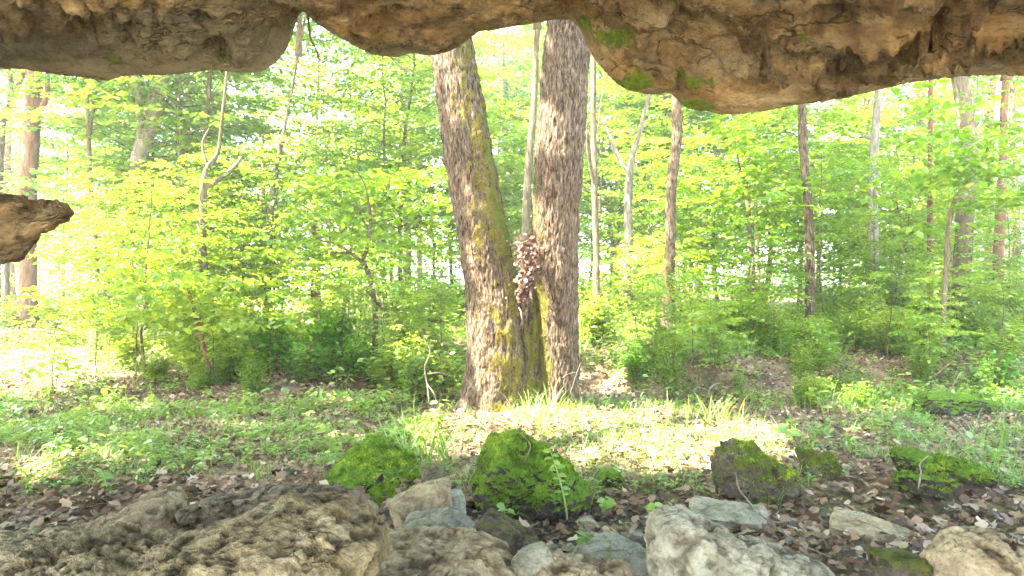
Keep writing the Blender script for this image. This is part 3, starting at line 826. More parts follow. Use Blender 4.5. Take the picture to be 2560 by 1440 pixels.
# ------------------------------------------------------------------ plants: generators
def spray_tree(seed, H, r0, first, nb, spread, leaf, step=.075, droop=.15, rise=.35, wig=.05, twig_tubes=False, kind='simple', gap=0.0, prof=None, trunk_seg=7, tuft=1.0, trunk_pts=None):
    """trunk with limbs, and a crown of flat leafy sprays; returns (wood MB, leaf MB)"""
    rr = np.random.default_rng(seed)
    wood, lv = MB(), MB()
    n = 14
    t = np.linspace(0, 1, n)
    if trunk_pts is None:
        wx = np.cumsum(rr.normal(0, wig, n)) * H / n; wy = np.cumsum(rr.normal(0, wig, n)) * H / n
        tp = np.stack([wx - wx[0], wy - wy[0], t * H - .08], -1)
    else:
        tp = curve(trunk_pts, n)
    tr = r0 * (1 - t * .85)
    tr[0] *= 1.35
    v, f3, f4 = tube(tp, tr, trunk_seg)
    wood.add(v, f3, f4, moss=0, cav=0, green=0)
    P, D, N, S, TI = [], [], [], [], []
    az = rr.uniform(0, 6.28)
    for b in range(nb):
        hb = first + (1 - first) * (b + rr.uniform(0, .8)) / nb
        hb = min(hb, .995)
        p0 = np.array([np.interp(hb, t, tp[:, k]) for k in range(3)])
        az += 2.4 + rr.normal(0, .5)
        rel = (hb - first) / (1 - first)
        pf = prof(rel) if prof else (.35 + .65 * math.sin(math.pi * min(1, .25 + .75 * (1 - rel))))
        L = spread * pf * rr.uniform(.65, 1.15)
        if rr.random() < gap: continue
        m = 7
        s = np.linspace(0, 1, m)
        a2 = az + np.cumsum(rr.normal(0, .12, m))
        el = rise * (1 - s * 1.3) - droop * s + rr.normal(0, .08)
        dirs = np.stack([np.cos(a2) * np.cos(el), np.sin(a2) * np.cos(el), np.sin(el)], -1)
        bp = p0 + np.vstack([[0, 0, 0], np.cumsum(dirs[:-1] * L / (m - 1), 0)])
        br = max(.004, r0 * .32 * (1 - .6 * hb)) * (1 - s * .85)
        v, f3, f4 = tube(bp, br, 5, False)
        wood.add(v, f3, f4, moss=0, cav=0, green=0)
        bt = rr.uniform(-.18, .18)
        nt = max(4, int(L / .11))
        for k in range(nt):
            u = .18 + .82 * (k + rr.uniform(.2, .8)) / nt
            pos = np.array([np.interp(u, s, bp[:, c]) for c in range(3)])
            d0 = dirs[min(m - 1, int(u * m))]
            sgn = 1 if k % 2 else -1
            ang = sgn * rr.uniform(.55, 1.15) * (1 - .5 * u)
            dh = np.array([d0[0] * math.cos(ang) - d0[1] * math.sin(ang), d0[0] * math.sin(ang) + d0[1] * math.cos(ang), rr.normal(-.02, .14)])
            tl = (.12 + .34 * L * (1 - u * .75)) * rr.uniform(.6, 1.15)
            nl = max(3, int(tl / step))
            uu = (np.arange(nl) + 1) / nl
            pp = pos + dh[None] * (uu * tl)[:, None] + np.array([0, 0, -1])[None] * (droop * .5 * tl * uu ** 2)[:, None] + rr.normal(0, .012, (nl, 3))
            if twig_tubes:
                v, f3, f4 = tube(np.vstack([pos, pp]), np.linspace(.004, .0015, nl + 1), 3, False)
                wood.add(v, f3, f4, moss=0, cav=0, green=0)
            sg = np.where(np.arange(nl) % 2 == 0, 1, -1) * rr.uniform(.4, 1.1, nl)
            sg[-1] = 0
            dl = np.stack([dh[0] * np.cos(sg) - dh[1] * np.sin(sg), dh[0] * np.sin(sg) + dh[1] * np.cos(sg), np.full(nl, dh[2]) + rr.normal(-.18, .22, nl)], -1)
            nn = np.stack([rr.normal(0, .30, nl), rr.normal(0, .30, nl), np.ones(nl)], -1)
            P.append(pp); D.append(dl); N.append(nn)
            S.append(leaf * rr.uniform(.6, 1.25, nl))
            TI.append(np.clip(rr.normal(.5 + bt, .16, nl), 0, 1))
    add_leaves(lv, kind, np.concatenate(P), np.concatenate(D), np.concatenate(N), np.concatenate(S), np.concatenate(TI), 1.15)
    return wood, lv

def proto(*a, **k):
    w, l = spray_tree(*a, **k)
    return w.mesh('limbs'), l.mesh('leaf_sprays')

flat_prof = lambda r: .55 + .45 * math.sin(math.pi * min(1, r * .8 + .2))
vase = lambda r: .35 + .65 * math.sin(math.pi * min(1, .15 + .6 * r))
PROTO = {
    'sapling': [proto(100 + i, 2.6, .020, .25, 20 + 4 * i, 1.2, (.085, .105, .13)[i], step=.065, droop=(.15, .25, .2)[i], rise=.4, wig=.10) for i in range(3)],
    'young': [proto(200 + i, 4.6, .036, .26, 34 + 4 * i, 1.75, (.12, .09, .105)[i], step=.065, droop=.2, rise=(.3, .5, .4)[i], wig=.10, prof=vase) for i in range(3)],
    'tall': [proto(300 + i, 8.0, .065, .26, 46 + 4 * i, 2.6, (.11, .14, .125)[i], step=.085, droop=.2, rise=(.5, .35, .4)[i], wig=.09, prof=vase) for i in range(3)],
    'crown': [proto(400 + i, 7.5, .10, .06, 46, 3.4, .17, step=.11, droop=.2, rise=.55, wig=.09) for i in range(3)],
}

def shrub_proto(seed, H, R, ns, leaf, per=46):
    rr = np.random.default_rng(seed)
    wood, lv = MB(), MB()
    P, D, N, S, TI = [], [], [], [], []
    for k in range(ns):
        az = rr.uniform(0, 6.28); lean = rr.uniform(.1, .95)
        L = H * rr.uniform(.6, 1.1)
        s = np.linspace(0, 1, 6)
        d = np.stack([np.cos(az) * lean * s, np.sin(az) * lean * s, np.sqrt(np.clip(1 - (lean * s) ** 2, .05, 1)) - .5 * s ** 2 * lean], -1)
        bp = np.array([rr.normal(0, .05), rr.normal(0, .05), -.05]) + np.vstack([[0, 0, 0], np.cumsum(d[:-1] * L / 5, 0)]) * np.array([R / H * 1.2, R / H * 1.2, 1])
        v, f3, f4 = tube(bp, np.linspace(.008, .002, 6), 4, False)
        wood.add(v, f3, f4, moss=0, cav=0, green=0)
        u = rr.uniform(.2, 1, per)
        pos = np.stack([np.interp(u, s, bp[:, c]) for c in range(3)], -1) + rr.normal(0, .11, (per, 3)) * np.array([1, 1, .5])
        a2 = rr.uniform(0, 6.28, per)
        P.append(pos); D.append(np.stack([np.cos(a2), np.sin(a2), rr.normal(-.1, .3, per)], -1))
        N.append(np.stack([rr.normal(0, .4, per), rr.normal(0, .4, per), np.ones(per)], -1))
        S.append(leaf * rr.uniform(.55, 1.3, per)); TI.append(np.clip(rr.normal(.5, .2, per), 0, 1))
    add_leaves(lv, 'simple', np.concatenate(P), np.concatenate(D), np.concatenate(N), np.concatenate(S), np.concatenate(TI), 1.0)
    return wood.mesh('shrub_stems'), lv.mesh('shrub_leaves')

PROTO['shrub'] = [shrub_proto(500 + i, .95, 1.0, 24, (.08, .10, .07)[i], 34) for i in range(3)]
PROTO['fine'] = [shrub_proto(520 + i, .8, .7, 30, .055, 60) for i in range(3)]

count = {}
def plant(kind, px, Y, scale, label, group=None, cat=None, mat=None, name=None, py=None, bark=None, idx=None):
    """one plant standing on the ground: Empty > trunk (or stem) + crown (or foliage), sharing the meshes of its kind"""
    i = count.get(kind, 0); count[kind] = i + 1
    w, l = PROTO[kind][(i if idx is None else idx) % len(PROTO[kind])]
    x = (px - 1280) / F * Y
    shrub = kind in ('shrub', 'fine')
    o = empty(name or ('shrub' if shrub else 'sapling'), (x, Y, gz(x, Y)), label, cat or ('shrub' if shrub else 'sapling'), group)
    o.rotation_euler = (random.uniform(-.05, .05), random.uniform(-.05, .05), random.uniform(0, 6.28))
    s = scale
    k_ = random.uniform(.8, 1.35) if shrub else 1.0
    o.scale = (s * random.uniform(.9, 1.1) * k_, s * random.uniform(.9, 1.1) * k_, s * random.uniform(.92, 1.08) / k_ ** .5)
    wo = link('stem' if shrub else 'trunk', w, None, o)
    lo = link('foliage' if shrub else 'crown', l, None, o)
    for ob, m in ((wo, bark or (M_BARK_DARK if not shrub else M_BARK_BROWN)), (lo, mat or (M_LEAF_DEEP if shrub else M_LEAF))):
        if not ob.data.materials: ob.data.materials.append(None)
        ob.material_slots[0].link = 'OBJECT'
        ob.material_slots[0].material = m
    return o

# forest trees whose trunks show: traced stems standing at their own distance, a crown on top
def forest_tree(label, pts, Y, mat, crown=1.0, top=12.0, forks=(), group=None, name='forest_tree', leaf=None, cidx=0, broken=False, crown_z=None):
    """pts: (px, py, half width) from top to bottom"""
    P = np.array([[*at(x, y, Y), hw / F * Y] for x, y, hw in pts])[::-1]
    bx, by = P[0, 0], Y
    base = gz(bx, by)
    if P[0, 2] > base + .05:
        P = np.vstack([[P[0, 0] + (P[0, 0] - P[1, 0]) * .3, Y, base - .12, P[0, 3] * 1.15], P])
    else:
        P[0, 2] = min(P[0, 2], base - .1)
    P[0, 3] *= 1.12
    if not broken:
        d = unit((P[-1, :3] - P[-2, :3])[None])[0]
        d[2] = max(d[2], .8)
        k = max(.5, (top - P[-1, 2])) / d[2]
        P = np.vstack([P, [*(P[-1, :3] + d * k * .5), P[-1, 3] * .8], [*(P[-1, :3] + d * k), P[-1, 3] * .35]])
    rr = np.random.default_rng(int(abs(pts[0][0]) * 7 + pts[0][1]))
    C = curve(P, 60)
    C[:, 0] += fbm(np.stack([C[:, 2] * .9, C[:, 2] * 0 + pts[0][0], C[:, 2] * 0], -1), 2, 3) * .05
    mb = MB()
    n = 14
    v, f3, f4 = tube(C[:, :3], C[:, 3], n)
    vv = v - np.array([bx, by, base])
    bump_ = fbm(v * np.array([9, 9, 2.2]), 3, 6)
    cc = np.vstack([np.repeat(C[:, :3], n, 0), C[:1, :3], C[-1:, :3]])
    vv += (v - cc) * (bump_ * .25)[:, None]
    ms = np.clip(fbm(v * .9, 3, 12) * 1.5 - .05, 0, .5)
    mb.add(vv, f3, f4, moss=ms, cav=np.clip(-bump_, 0, 1), green=.5)
    for fk in forks:
        Q = np.array([[*at(x, y, Y), hw / F * Y] for x, y, hw in fk])
        Q[:, 1] += np.linspace(0, rr.normal(0, .8), len(Q))
        Cq = curve(Q, 20)
        v, f3, f4 = tube(Cq[:, :3], Cq[:, 3], 8)
        mb.add(v - np.array([bx, by, base]), f3, f4, moss=0, cav=0, green=.5)
    o = empty(name, (bx, by, base), label, 'dead tree' if broken else 'tree', group)
    link('trunk', mb.mesh('trunk'), mat, o)
    if crown and not broken:
        w, l = PROTO['crown'][cidx % 3]
        cz = C[-1, 2] - 6.5 * crown if crown_z is None else crown_z
        k = int(np.argmin(np.abs(C[:, 2] - cz)))
        c = link('crown', l, None, o, (C[k, 0] - bx, C[k, 1] - by, cz - base))
        c.scale = (crown,) * 3
        c.rotation_euler = (0, 0, rr.uniform(0, 6.28))
        li = link('limbs', w, None, o, (C[k, 0] - bx, C[k, 1] - by, cz - base))
        li.scale = c.scale; li.rotation_euler = c.rotation_euler
        for ob, m in ((li, mat), (c, leaf or M_LEAF_COOL)):
            if not ob.data.materials: ob.data.materials.append(None)
            ob.material_slots[0].link = 'OBJECT'
            ob.material_slots[0].material = m
    return o

# crown of the twin trunk tree, far above the picture
for (c3, k_) in ((cl, 0), (cr_, 1)):
    w, l = PROTO['crown'][k_]
    p = c3[-1] - tb
    for nm, me_, m in (('limbs', w, M_BARK), ('crown', l, M_LEAF_COOL)):
        o = link(nm, me_, None, twin, (p[0], p[1], p[2] - 4.0))
        o.scale = (.8,) * 3
        o.rotation_euler = (0, 0, k_ * 2.0)
        if not o.data.materials: o.data.materials.append(None)
        o.material_slots[0].link = 'OBJECT'; o.material_slots[0].material = m

FT = forest_tree
FT('thick straight trunk rising at the far left beside the fallen log, brown at its foot', [(86, 180, 18), (80, 330, 18), (70, 480, 19), (70, 700, 19), (72, 868, 22)], 15.5, M_BARK_BROWN, 1.0, 13, cidx=0, forks=[[(80, 300, 9), (130, 275, 7), (165, 240, 6), (185, 190, 4)]])
FT('pale leaning trunk with a split top, second thick trunk from the left edge', [(402, 190, 20), (385, 270, 20), (352, 380, 19), (330, 470, 18), (300, 580, 18), (262, 700, 18), (250, 822, 20)], 15, M_BARK_PALE, 1.0, 14, cidx=1, forks=[[(350, 390, 9), (366, 300, 8), (376, 240, 7), (384, 170, 6)], [(350, 340, 6), (345, 250, 5), (335, 180, 4)]])
FT('slim dark pole of a tree between the two thick left trunks', [(214, 180, 4), (220, 300, 5), (226, 450, 6), (236, 560, 6), (245, 760, 7)], 14.5, M_BARK_DARK, .5, 8, cidx=2)
FT('crooked dark tree whose two mossy limbs split wide in the pale left woods', [(553, 310, 4), (545, 380, 5), (520, 420, 8), (508, 470, 9), (506, 560, 10), (508, 800, 11)], 11.8, M_BARK_DARK, .55, 9.5, cidx=0, forks=[[(508, 470, 8), (545, 445, 7), (575, 415, 6), (592, 385, 4)], [(520, 420, 4), (505, 360, 3), (520, 320, 2)]])
FT('slender dark trunk with a thin stem crossing it left of the broken snag', [(715, 300, 4), (700, 380, 6), (688, 430, 7), (675, 560, 8), (668, 760, 9)], 13.5, M_BARK_DARK, .6, 10, cidx=1, forks=[[(640, 600, 4), (655, 520, 5), (664, 450, 5), (660, 400, 4)]])
FT('short broken snag with a jagged top between the sapling and the left woods', [(784, 560, 5), (790, 580, 9), (791, 640, 10), (790, 745, 13)], 14, M_BARK_BROWN, 0, 0, broken=True, name='snag')
FT('narrow tree standing in the gap of the twin trunk', [(1338, 180, 8), (1330, 330, 9), (1318, 470, 10), (1313, 640, 11)], 13, M_BARK_DARK, .7, 11, cidx=2)
FT('thin straight trunk just right of the twin trunk', [(1483, 170, 7), (1484, 330, 7), (1488, 500, 8), (1490, 708, 9)], 12, M_BARK_DARK, .7, 11, cidx=0, forks=[[(1488, 470, 5), (1470, 400, 5), (1462, 340, 4)]])
FT('grey tree forking into two limbs behind the thin straight trunk', [(1615, 270, 5), (1600, 330, 6), (1578, 400, 8), (1572, 480, 10), (1570, 660, 11)], 14.5, M_BARK_PALE, .8, 12, cidx=1, forks=[[(1573, 430, 7), (1548, 390, 6), (1530, 340, 5), (1512, 290, 3)]])
FT('sturdy sunlit trunk under the lowest lip of rock, right of the thin one', [(1693, 220, 12), (1691, 330, 13), (1682, 450, 13), (1678, 560, 13), (1674, 650, 14), (1670, 752, 16)], 10.8, M_BARK, .9, 12, cidx=2)
FT('faint pale trunk far behind the sturdy sunlit one', [(1660, 300, 8), (1660, 420, 8), (1661, 640, 9)], 30, M_BARK_PALE, 1.0, 14, cidx=0)
FT('bare grey trunk below the right half of the rock roof', [(2006, 250, 10), (2011, 400, 10), (2018, 500, 11), (2024, 600, 11), (2026, 740, 12)], 10.8, M_BARK, .9, 12, cidx=1)
FT('pale trunk with one side branch at its crook, right of the bare grey trunk', [(2196, 225, 9), (2190, 310, 10), (2182, 420, 11), (2184, 540, 12), (2186, 740, 13)], 13, M_BARK_PALE, .9, 12, cidx=2, forks=[[(2190, 350, 6), (2205, 325, 5), (2230, 308, 3)]])
FT('narrow dim trunk between the branched pale trunk and the thick right trunk', [(2326, 260, 5), (2326, 440, 6), (2325, 600, 7), (2326, 740, 7)], 14, M_BARK_BROWN, .6, 10, cidx=0)
FT('thick sunlit trunk behind the leaning sapling near the right edge', [(2400, 200, 18), (2420, 330, 20), (2422, 430, 21), (2412, 560, 20), (2404, 720, 21)], 12, M_BARK_DARK, 1.0, 13, cidx=1)
FT('mottled orange brown trunk nearest the right edge', [(2512, 250, 8), (2506, 400, 9), (2500, 540, 11), (2496, 700, 12)], 13, M_BARK_BROWN, .7, 10, cidx=2)
FT('dark upper stem peeking out under the rock at the right edge', [(2536, 200, 7), (2530, 300, 7), (2540, 500, 8), (2545, 720, 9)], 18, M_BARK_DARK, .7, 11, cidx=0)
FT('leaning grey limb of a tree at the very left edge', [(52, 200, 6), (25, 260, 7), (5, 320, 8), (-10, 600, 11)], 17, M_BARK_DARK, .6, 10, cidx=1)
rr = np.random.default_rng(5)
for k in range(26):
    px = rr.uniform(-100, 2660); Y = rr.uniform(22, 40)
    hw = rr.uniform(.07, .16) * F / Y
    FT('slim pale trunk fading among the far woods', [(px + rr.normal(0, 18), 150, hw * .7), (px + rr.normal(0, 8), 420, hw * .9), (px, 700, hw)], Y, [M_BARK_PALE, M_BARK_BROWN][k % 2], rr.uniform(.7, 1.1), rr.uniform(11, 15), group='slim trunks in the far woods', cidx=k, crown_z=None)

# saplings and understory trees
rr = np.random.default_rng(19)
def zone(kind, n, x0, x1, y0, y1, s0, s1, label, group, mat=None, bark=None):
    for k in range(n):
        plant(kind, rr.uniform(x0, x1), rr.uniform(y0, y1), rr.uniform(s0, s1), label, group, mat=mat, bark=bark)
zone('sapling', 8, 300, 640, 10, 14, .8, 1.15, 'low yellow green sapling in front of the thick left trunks', 'saplings before the left trunks')
zone('young', 4, 130, 720, 12, 16, .75, 1.0, 'layered young tree among the thick left trunks', 'young trees among the left trunks')
zone('young', 5, 640, 1120, 13, 18, .8, 1.1, 'bright layered young tree left behind the twin trunk', 'young trees left behind the twin trunk')
zone('sapling', 5, 600, 1100, 11.5, 14, .6, .9, 'short bright sapling around the forked sapling, left of the twin trunk', 'short saplings left of the twin trunk')
zone('young', 4, 1190, 1340, 13, 20, .9, 1.2, 'leafy young tree seen through the fork of the twin trunk', 'young trees seen through the fork')
zone('young', 11, 1460, 2600, 14, 20, .75, 1.1, 'leafy young tree in the green thicket right of the twin trunk', 'young trees in the right thicket')
zone('sapling', 13, 1480, 2600, 11, 15, .5, .8, 'low leafy sapling filling the foot of the right thicket', 'low saplings of the right thicket')
zone('tall', 9, 1350, 2650, 17, 26, .85, 1.15, 'tall slender tree with layered leaves deep in the right woods', 'tall leafy trees deep in the right woods', M_LEAF)
zone('tall', 4, 850, 1300, 18, 26, .85, 1.1, 'tall leafy tree deep in the woods behind the twin trunk', 'tall leafy trees behind the twin trunk', M_LEAF)
zone('tall', 12, -200, 800, 15, 28, .75, 1.1, 'tall airy tree deep in the bright left woods', 'tall airy trees in the left woods', M_LEAF_COOL)

# ------------------------------------------------------------------ ground cover
def in_view(n, y0, y1, seed, margin=1.1, xlo=-1, xhi=1):
    r = np.random.default_rng(seed)
    # even over the ground area inside the view wedge
    y = np.sqrt(r.uniform(y0 ** 2, y1 ** 2, n))
    x = r.uniform(xlo, xhi, n) * .80 * margin * y
    return x, y, r

def tree_clear(x, y):
    return (np.hypot((x - .1) / 1.0, y - TY) > .62)

x, y, r = in_view(60000, 2.8, 10.5, 71, 1.15)
keep = tree_clear(x, y) & ~((np.abs(x - .05) < .95) & (y > 3.3) & (y < 4.3) & (r.uniform(0, 1, len(x)) < .6))
x, y = x[keep], y[keep]
x2, y2, _ = in_view(14000, 9, 17, 72, 1.1)
x, y = np.concatenate([x, x2]), np.concatenate([y, y2])
n = len(x)
mb = MB()
a = r.uniform(0, 6.28, n)
nr_ = np.stack([r.normal(0, .38, n), r.normal(0, .38, n), np.ones(n)], -1)
base = fbm(np.stack([x * .9, y * .9, x * 0], -1), 3, 33)
big = r.uniform(.02, .065, n) * np.where(y < 4.6, 1.3, 1)
add_leaves(mb, 'curled', np.stack([x, y, ground_z(x, y) + r.uniform(.0, .03, n)], -1), np.stack([np.cos(a), np.sin(a), r.normal(.05, .25, n)], -1), nr_, big, np.clip(r.normal(.55, .22, n) + base * .5, 0, 1), r.uniform(.7, 1.3, n))
m_ = 5000
x, y, r = in_view(m_, 2.8, 9, 75, 1.15)
k = tree_clear(x, y); x, y = x[k], y[k]; m_ = len(x)
a = r.uniform(0, 6.28, m_)
add_leaves(mb, 'lobed', np.stack([x, y, ground_z(x, y) + r.uniform(.01, .045, m_)], -1), np.stack([np.cos(a), np.sin(a), r.normal(.1, .35, m_)], -1), np.stack([r.normal(0, .55, m_), r.normal(0, .55, m_), np.ones(m_)], -1), r.uniform(.05, .115, m_) * np.where(y > 4.8, .7, 1), np.clip(r.normal(.5, .3, m_), 0, 1), r.uniform(.6, 1.0, m_))
tag(link('leaf_litter', mb.mesh('leaf_litter'), M_LITTER), 'dead brown leaves strewn over the forest floor', 'leaf litter', kind='stuff')

def green_density(x, y):
    n = fbm(np.stack([x * .8, y * .8, x * 0 + 4], -1), 3, 55)
    px = 1280 + F * x / y
    d = .22 + n * 3.2 + .20 * ((x < -.6) & (y > 4.6) & (y < 7.8))
    d = d * np.where(y < 4.5, .12 + .3 * (x > 2.4), 1)
    d = np.where((x < -2.6) & (y > 7.6) & (y < 11.5), d * .35, d)        # bare brown patch
    d = np.where((np.abs(x - 1.0) < 1.7) & (y > 4.9) & (y < 8.2), d * .28, d)   # bright patch by the trunk
    d = np.where((x > .8) & (y > 8.4), d * 1.6, d)
    return np.clip(d, 0, 1.2)

def herbs(n, y0, y1, seed, leaf, hgt, per, mb, kind='simple', tint=.5):
    x, y, r = in_view(n, y0, y1, seed, 1.12)
    k = (r.uniform(0, 1, n) < green_density(x, y)) & tree_clear(x, y)
    x, y = x[k], y[k]
    z = ground_z(x, y)
    m = len(x)
    X, Y_, Z = np.repeat(x, per), np.repeat(y, per), np.repeat(z, per)
    hh = np.repeat(hgt * r.uniform(.4, 1.3, m), per)
    a = r.uniform(0, 6.28, m * per)
    f = r.uniform(.15, 1, m * per)
    rad = .35 * hh * f * r.uniform(.2, 1, m * per)
    P = np.stack([X + np.cos(a) * rad, Y_ + np.sin(a) * rad, Z + hh * f], -1)
    D = np.stack([np.cos(a), np.sin(a), r.normal(.05, .3, m * per)], -1)
    N = np.stack([r.normal(0, .35, m * per), r.normal(0, .35, m * per), np.ones(m * per)], -1)
    add_leaves(mb, kind, P, D, N, leaf * r.uniform(.5, 1.3, m * per), np.clip(r.normal(tint, .2, m * per), 0, 1), .9)
    # stems
    add_leaves(mb, 'blade', np.stack([x, y, z - .01], -1), np.stack([r.normal(0, .15, m), r.normal(0, .15, m), np.ones(m)], -1), np.stack([np.ones(m), r.normal(0, 1, m), x * 0], -1), hgt * r.uniform(.8, 1.2, m), r.uniform(.4, .8, m), .6)

mb = MB()
herbs(11000, 4.3, 8.5, 81, .036, .10, 9, mb)
herbs(7000, 7.5, 12, 82, .05, .22, 11, mb)
herbs(6500, 10, 20, 83, .085, .5, 12, mb, tint=.6)
herbs(260, 3.3, 4.6, 84, .04, .07, 6, mb)
herbs(700, 5, 8.5, 85, .075, .22, 7, mb)
herbs(500, 6.5, 10, 86, .10, .34, 8, mb)
tag(link('ground_plants', mb.mesh('ground_plants'), M_HERB), 'low green herbs spreading over the forest floor', 'ground cover', kind='stuff')

def grass(n, y0, y1, seed, L, mb, xlo=-1, xhi=1, clump=7, dens=True):
    x, y, r = in_view(n, y0, y1, seed, 1.12, xlo, xhi)
    if dens:
        k = (r.uniform(0, 1, n) < green_density(x, y)) & tree_clear(x, y)
        x, y = x[k], y[k]
    m = len(x)
    X, Y_ = np.repeat(x, clump) + r.normal(0, .03, m * clump), np.repeat(y, clump) + r.normal(0, .03, m * clump)
    N_ = m * clump
    a = r.uniform(0, 6.28, N_)
    D = np.stack([np.cos(a) * .45, np.sin(a) * .45, np.full(N_, 1.0)], -1) + r.normal(0, .12, (N_, 3))
    add_leaves(mb, 'blade', np.stack([X, Y_, ground_z(X, Y_) - .01], -1), D, np.stack([np.cos(a), np.sin(a), np.full(N_, -.5)], -1), L * r.uniform(.4, 1.25, N_), np.clip(r.normal(.42, .24, N_), 0, 1), r.uniform(.3, .65, N_))

mb = MB()
grass(2400, 4.3, 9, 91, .15, mb)
grass(1800, 4.5, 8, 92, .20, mb, .38, 1.0)
grass(900, 4.6, 8, 95, .16, mb, -.9, .3, dens=False)
grass(300, 4.8, 7.6, 97, .17, mb, .0, .42, dens=False)
grass(3000, 9, 17, 93, .36, mb, .1, 1.0)
grass(1200, 8, 15, 94, .3, mb, -1, .1)
tag(link('grass', mb.mesh('grass'), M_GRASS), 'thin grass growing between the dead leaves', 'grass', kind='stuff')

# shrubs one can point at
zone('fine', 26, 1450, 2620, 9.3, 14, .5, 1.0, 'bright feathery shrub in the low green belt right of the twin trunk', 'feathery shrubs of the low right belt', M_LEAF)
zone('fine', 18, 380, 1130, 8.8, 13, .5, 1.0, 'bright feathery shrub in the low green belt left of the twin trunk', 'feathery shrubs of the low left belt', M_LEAF)
zone('sapling', 9, 300, 1120, 9.6, 12.5, .45, .7, 'knee high sapling in the low green belt left of the twin trunk', 'knee high saplings of the low left belt')
zone('sapling', 8, 1470, 2600, 9.6, 12.5, .4, .65, 'knee high sapling in the low green belt right of the twin trunk', 'knee high saplings of the low right belt')
zone('fine', 15, 1640, 2560, 8.6, 10.8, .4, .95, 'fine leaved shrub on the bank above the bare earth at right', 'shrubs on the right bank', M_LEAF)
zone('fine', 16, 1460, 2600, 10, 13, .7, 1.3, 'tall wispy shrub behind the right bank', 'wispy shrubs behind the right bank', M_LEAF)
zone('shrub', 5, 960, 1150, 7.7, 9.0, .5, .85, 'broad leaved shrub crowding the left side of the twin trunk', 'shrubs crowding the left of the twin trunk', M_LEAF)
zone('fine', 6, 1450, 1800, 8.2, 9.4, .4, .8, 'feathery shrub crowding the right side of the twin trunk', 'shrubs crowding the right of the twin trunk', M_LEAF)
zone('shrub', 7, 560, 900, 8.4, 9.8, .6, 1.0, 'deep green shrub in the dense clump above the bare earth at left', 'deep green shrubs of the left clump')
zone('fine', 6, 1900, 2560, 7.6, 8.6, .3, .6, 'small wispy bush at the brink of the bare bank', 'wispy bushes at the brink of the bank', M_LEAF)
zone('sapling', 12, 60, 1120, 8.3, 10.2, .30, .55, 'tiny feathery sapling spilling over the uneven ground at left', 'tiny saplings spilling over the left ground', M_LEAF)
zone('fine', 7, 240, 900, 8.2, 10.0, .3, .7, 'low feathery bush on the uneven ground at left', 'low feathery bushes on the left ground', M_LEAF)
zone('sapling', 9, 1500, 2560, 7.9, 9.8, .28, .5, 'tiny feathery sapling on the bank right of the twin trunk', 'tiny saplings on the right bank', M_LEAF)
zone('young', 4, 1800, 2560, 10.5, 12, .6, .85, 'open young tree veiling the trunks of the right woods', 'open young trees veiling the right trunks')
zone('young', 2, 200, 420, 10, 11.5, .6, .75, 'open young tree veiling the trunks of the left woods', 'open young trees veiling the left trunks')
plant('shrub', 690, 8.9, 1.05, 'dense deep green shrub above the bare earth left of the twin trunk', idx=0)
plant('shrub', 800, 9.2, .9, 'green shrub touching the dense deep one on its right side', idx=1)
plant('shrub', 590, 9.6, .95, 'yellowish shrub leaning over the brown leaves left of the dense one', idx=2, mat=M_LEAF)
plant('shrub', 1110, 7.9, .85, 'pale broad leaved shrub pressed against the left flank of the twin trunk', idx=0, mat=M_LEAF)
plant('shrub', 1020, 8.4, .75, 'small bright shrub at the left side of the shrub by the twin trunk', idx=1, mat=M_LEAF)
plant('fine', 1590, 8.6, .7, 'feathery shrub at the right foot of the twin trunk', idx=0, mat=M_LEAF_DEEP)
plant('fine', 2010, 8.6, .6, 'little sunlit bush on the lip of the bare bank', idx=1, mat=M_LEAF)
plant('shrub', 2490, 8.0, .75, 'deep green fern like bush at the right edge above the grass', idx=2)
plant('shrub', 330, 11, .8, 'low bright bush between the fallen log and the brown leaves', idx=1, mat=M_LEAF)


# further back: the wood closes up
zone('tall', 14, 1300, 2750, 21, 34, .9, 1.25, 'tall slender tree with layered leaves deep in the right woods', 'tall leafy trees deep in the right woods', M_LEAF)
zone('tall', 7, 700, 1300, 22, 34, .9, 1.2, 'tall leafy tree deep in the woods behind the twin trunk', 'tall leafy trees behind the twin trunk', M_LEAF)
zone('tall', 5, -350, 700, 24, 36, .7, .9, 'tall airy tree deep in the bright left woods', 'tall airy trees in the left woods', M_LEAF_COOL)
zone('young', 7, 1450, 2650, 15, 22, .8, 1.1, 'leafy young tree in the green thicket right of the twin trunk', 'young trees in the right thicket')
zone('young', 4, -150, 700, 16, 24, .75, 1.0, 'layered young tree among the thick left trunks', 'young trees among the left trunks')
zone('young', 3, 640, 1300, 15, 22, .8, 1.1, 'bright layered young tree left behind the twin trunk', 'young trees left behind the twin trunk')
zone('sapling', 12, 1460, 2620, 13, 19, .8, 1.1, 'low leafy sapling filling the foot of the right thicket', 'low saplings of the right thicket')
zone('sapling', 7, -100, 640, 17, 21, .8, 1.15, 'low yellow green sapling in front of the thick left trunks', 'saplings before the left trunks')
zone('fine', 22, 1440, 2650, 12, 19, 1.1, 1.7, 'tall wispy shrub behind the right bank', 'wispy shrubs behind the right bank', M_LEAF)
zone('shrub', 16, -80, 1150, 12, 20, 1.0, 1.5, 'rounded leafy shrub at the foot of the left woods', 'shrubs at the foot of the left woods', M_LEAF)

zone('tall', 8, 250, 1080, 15, 24, .95, 1.3, 'high crowned tree with bright leaves reaching up to the rock lip at left', 'high crowned trees below the left rock lip', M_LEAF)

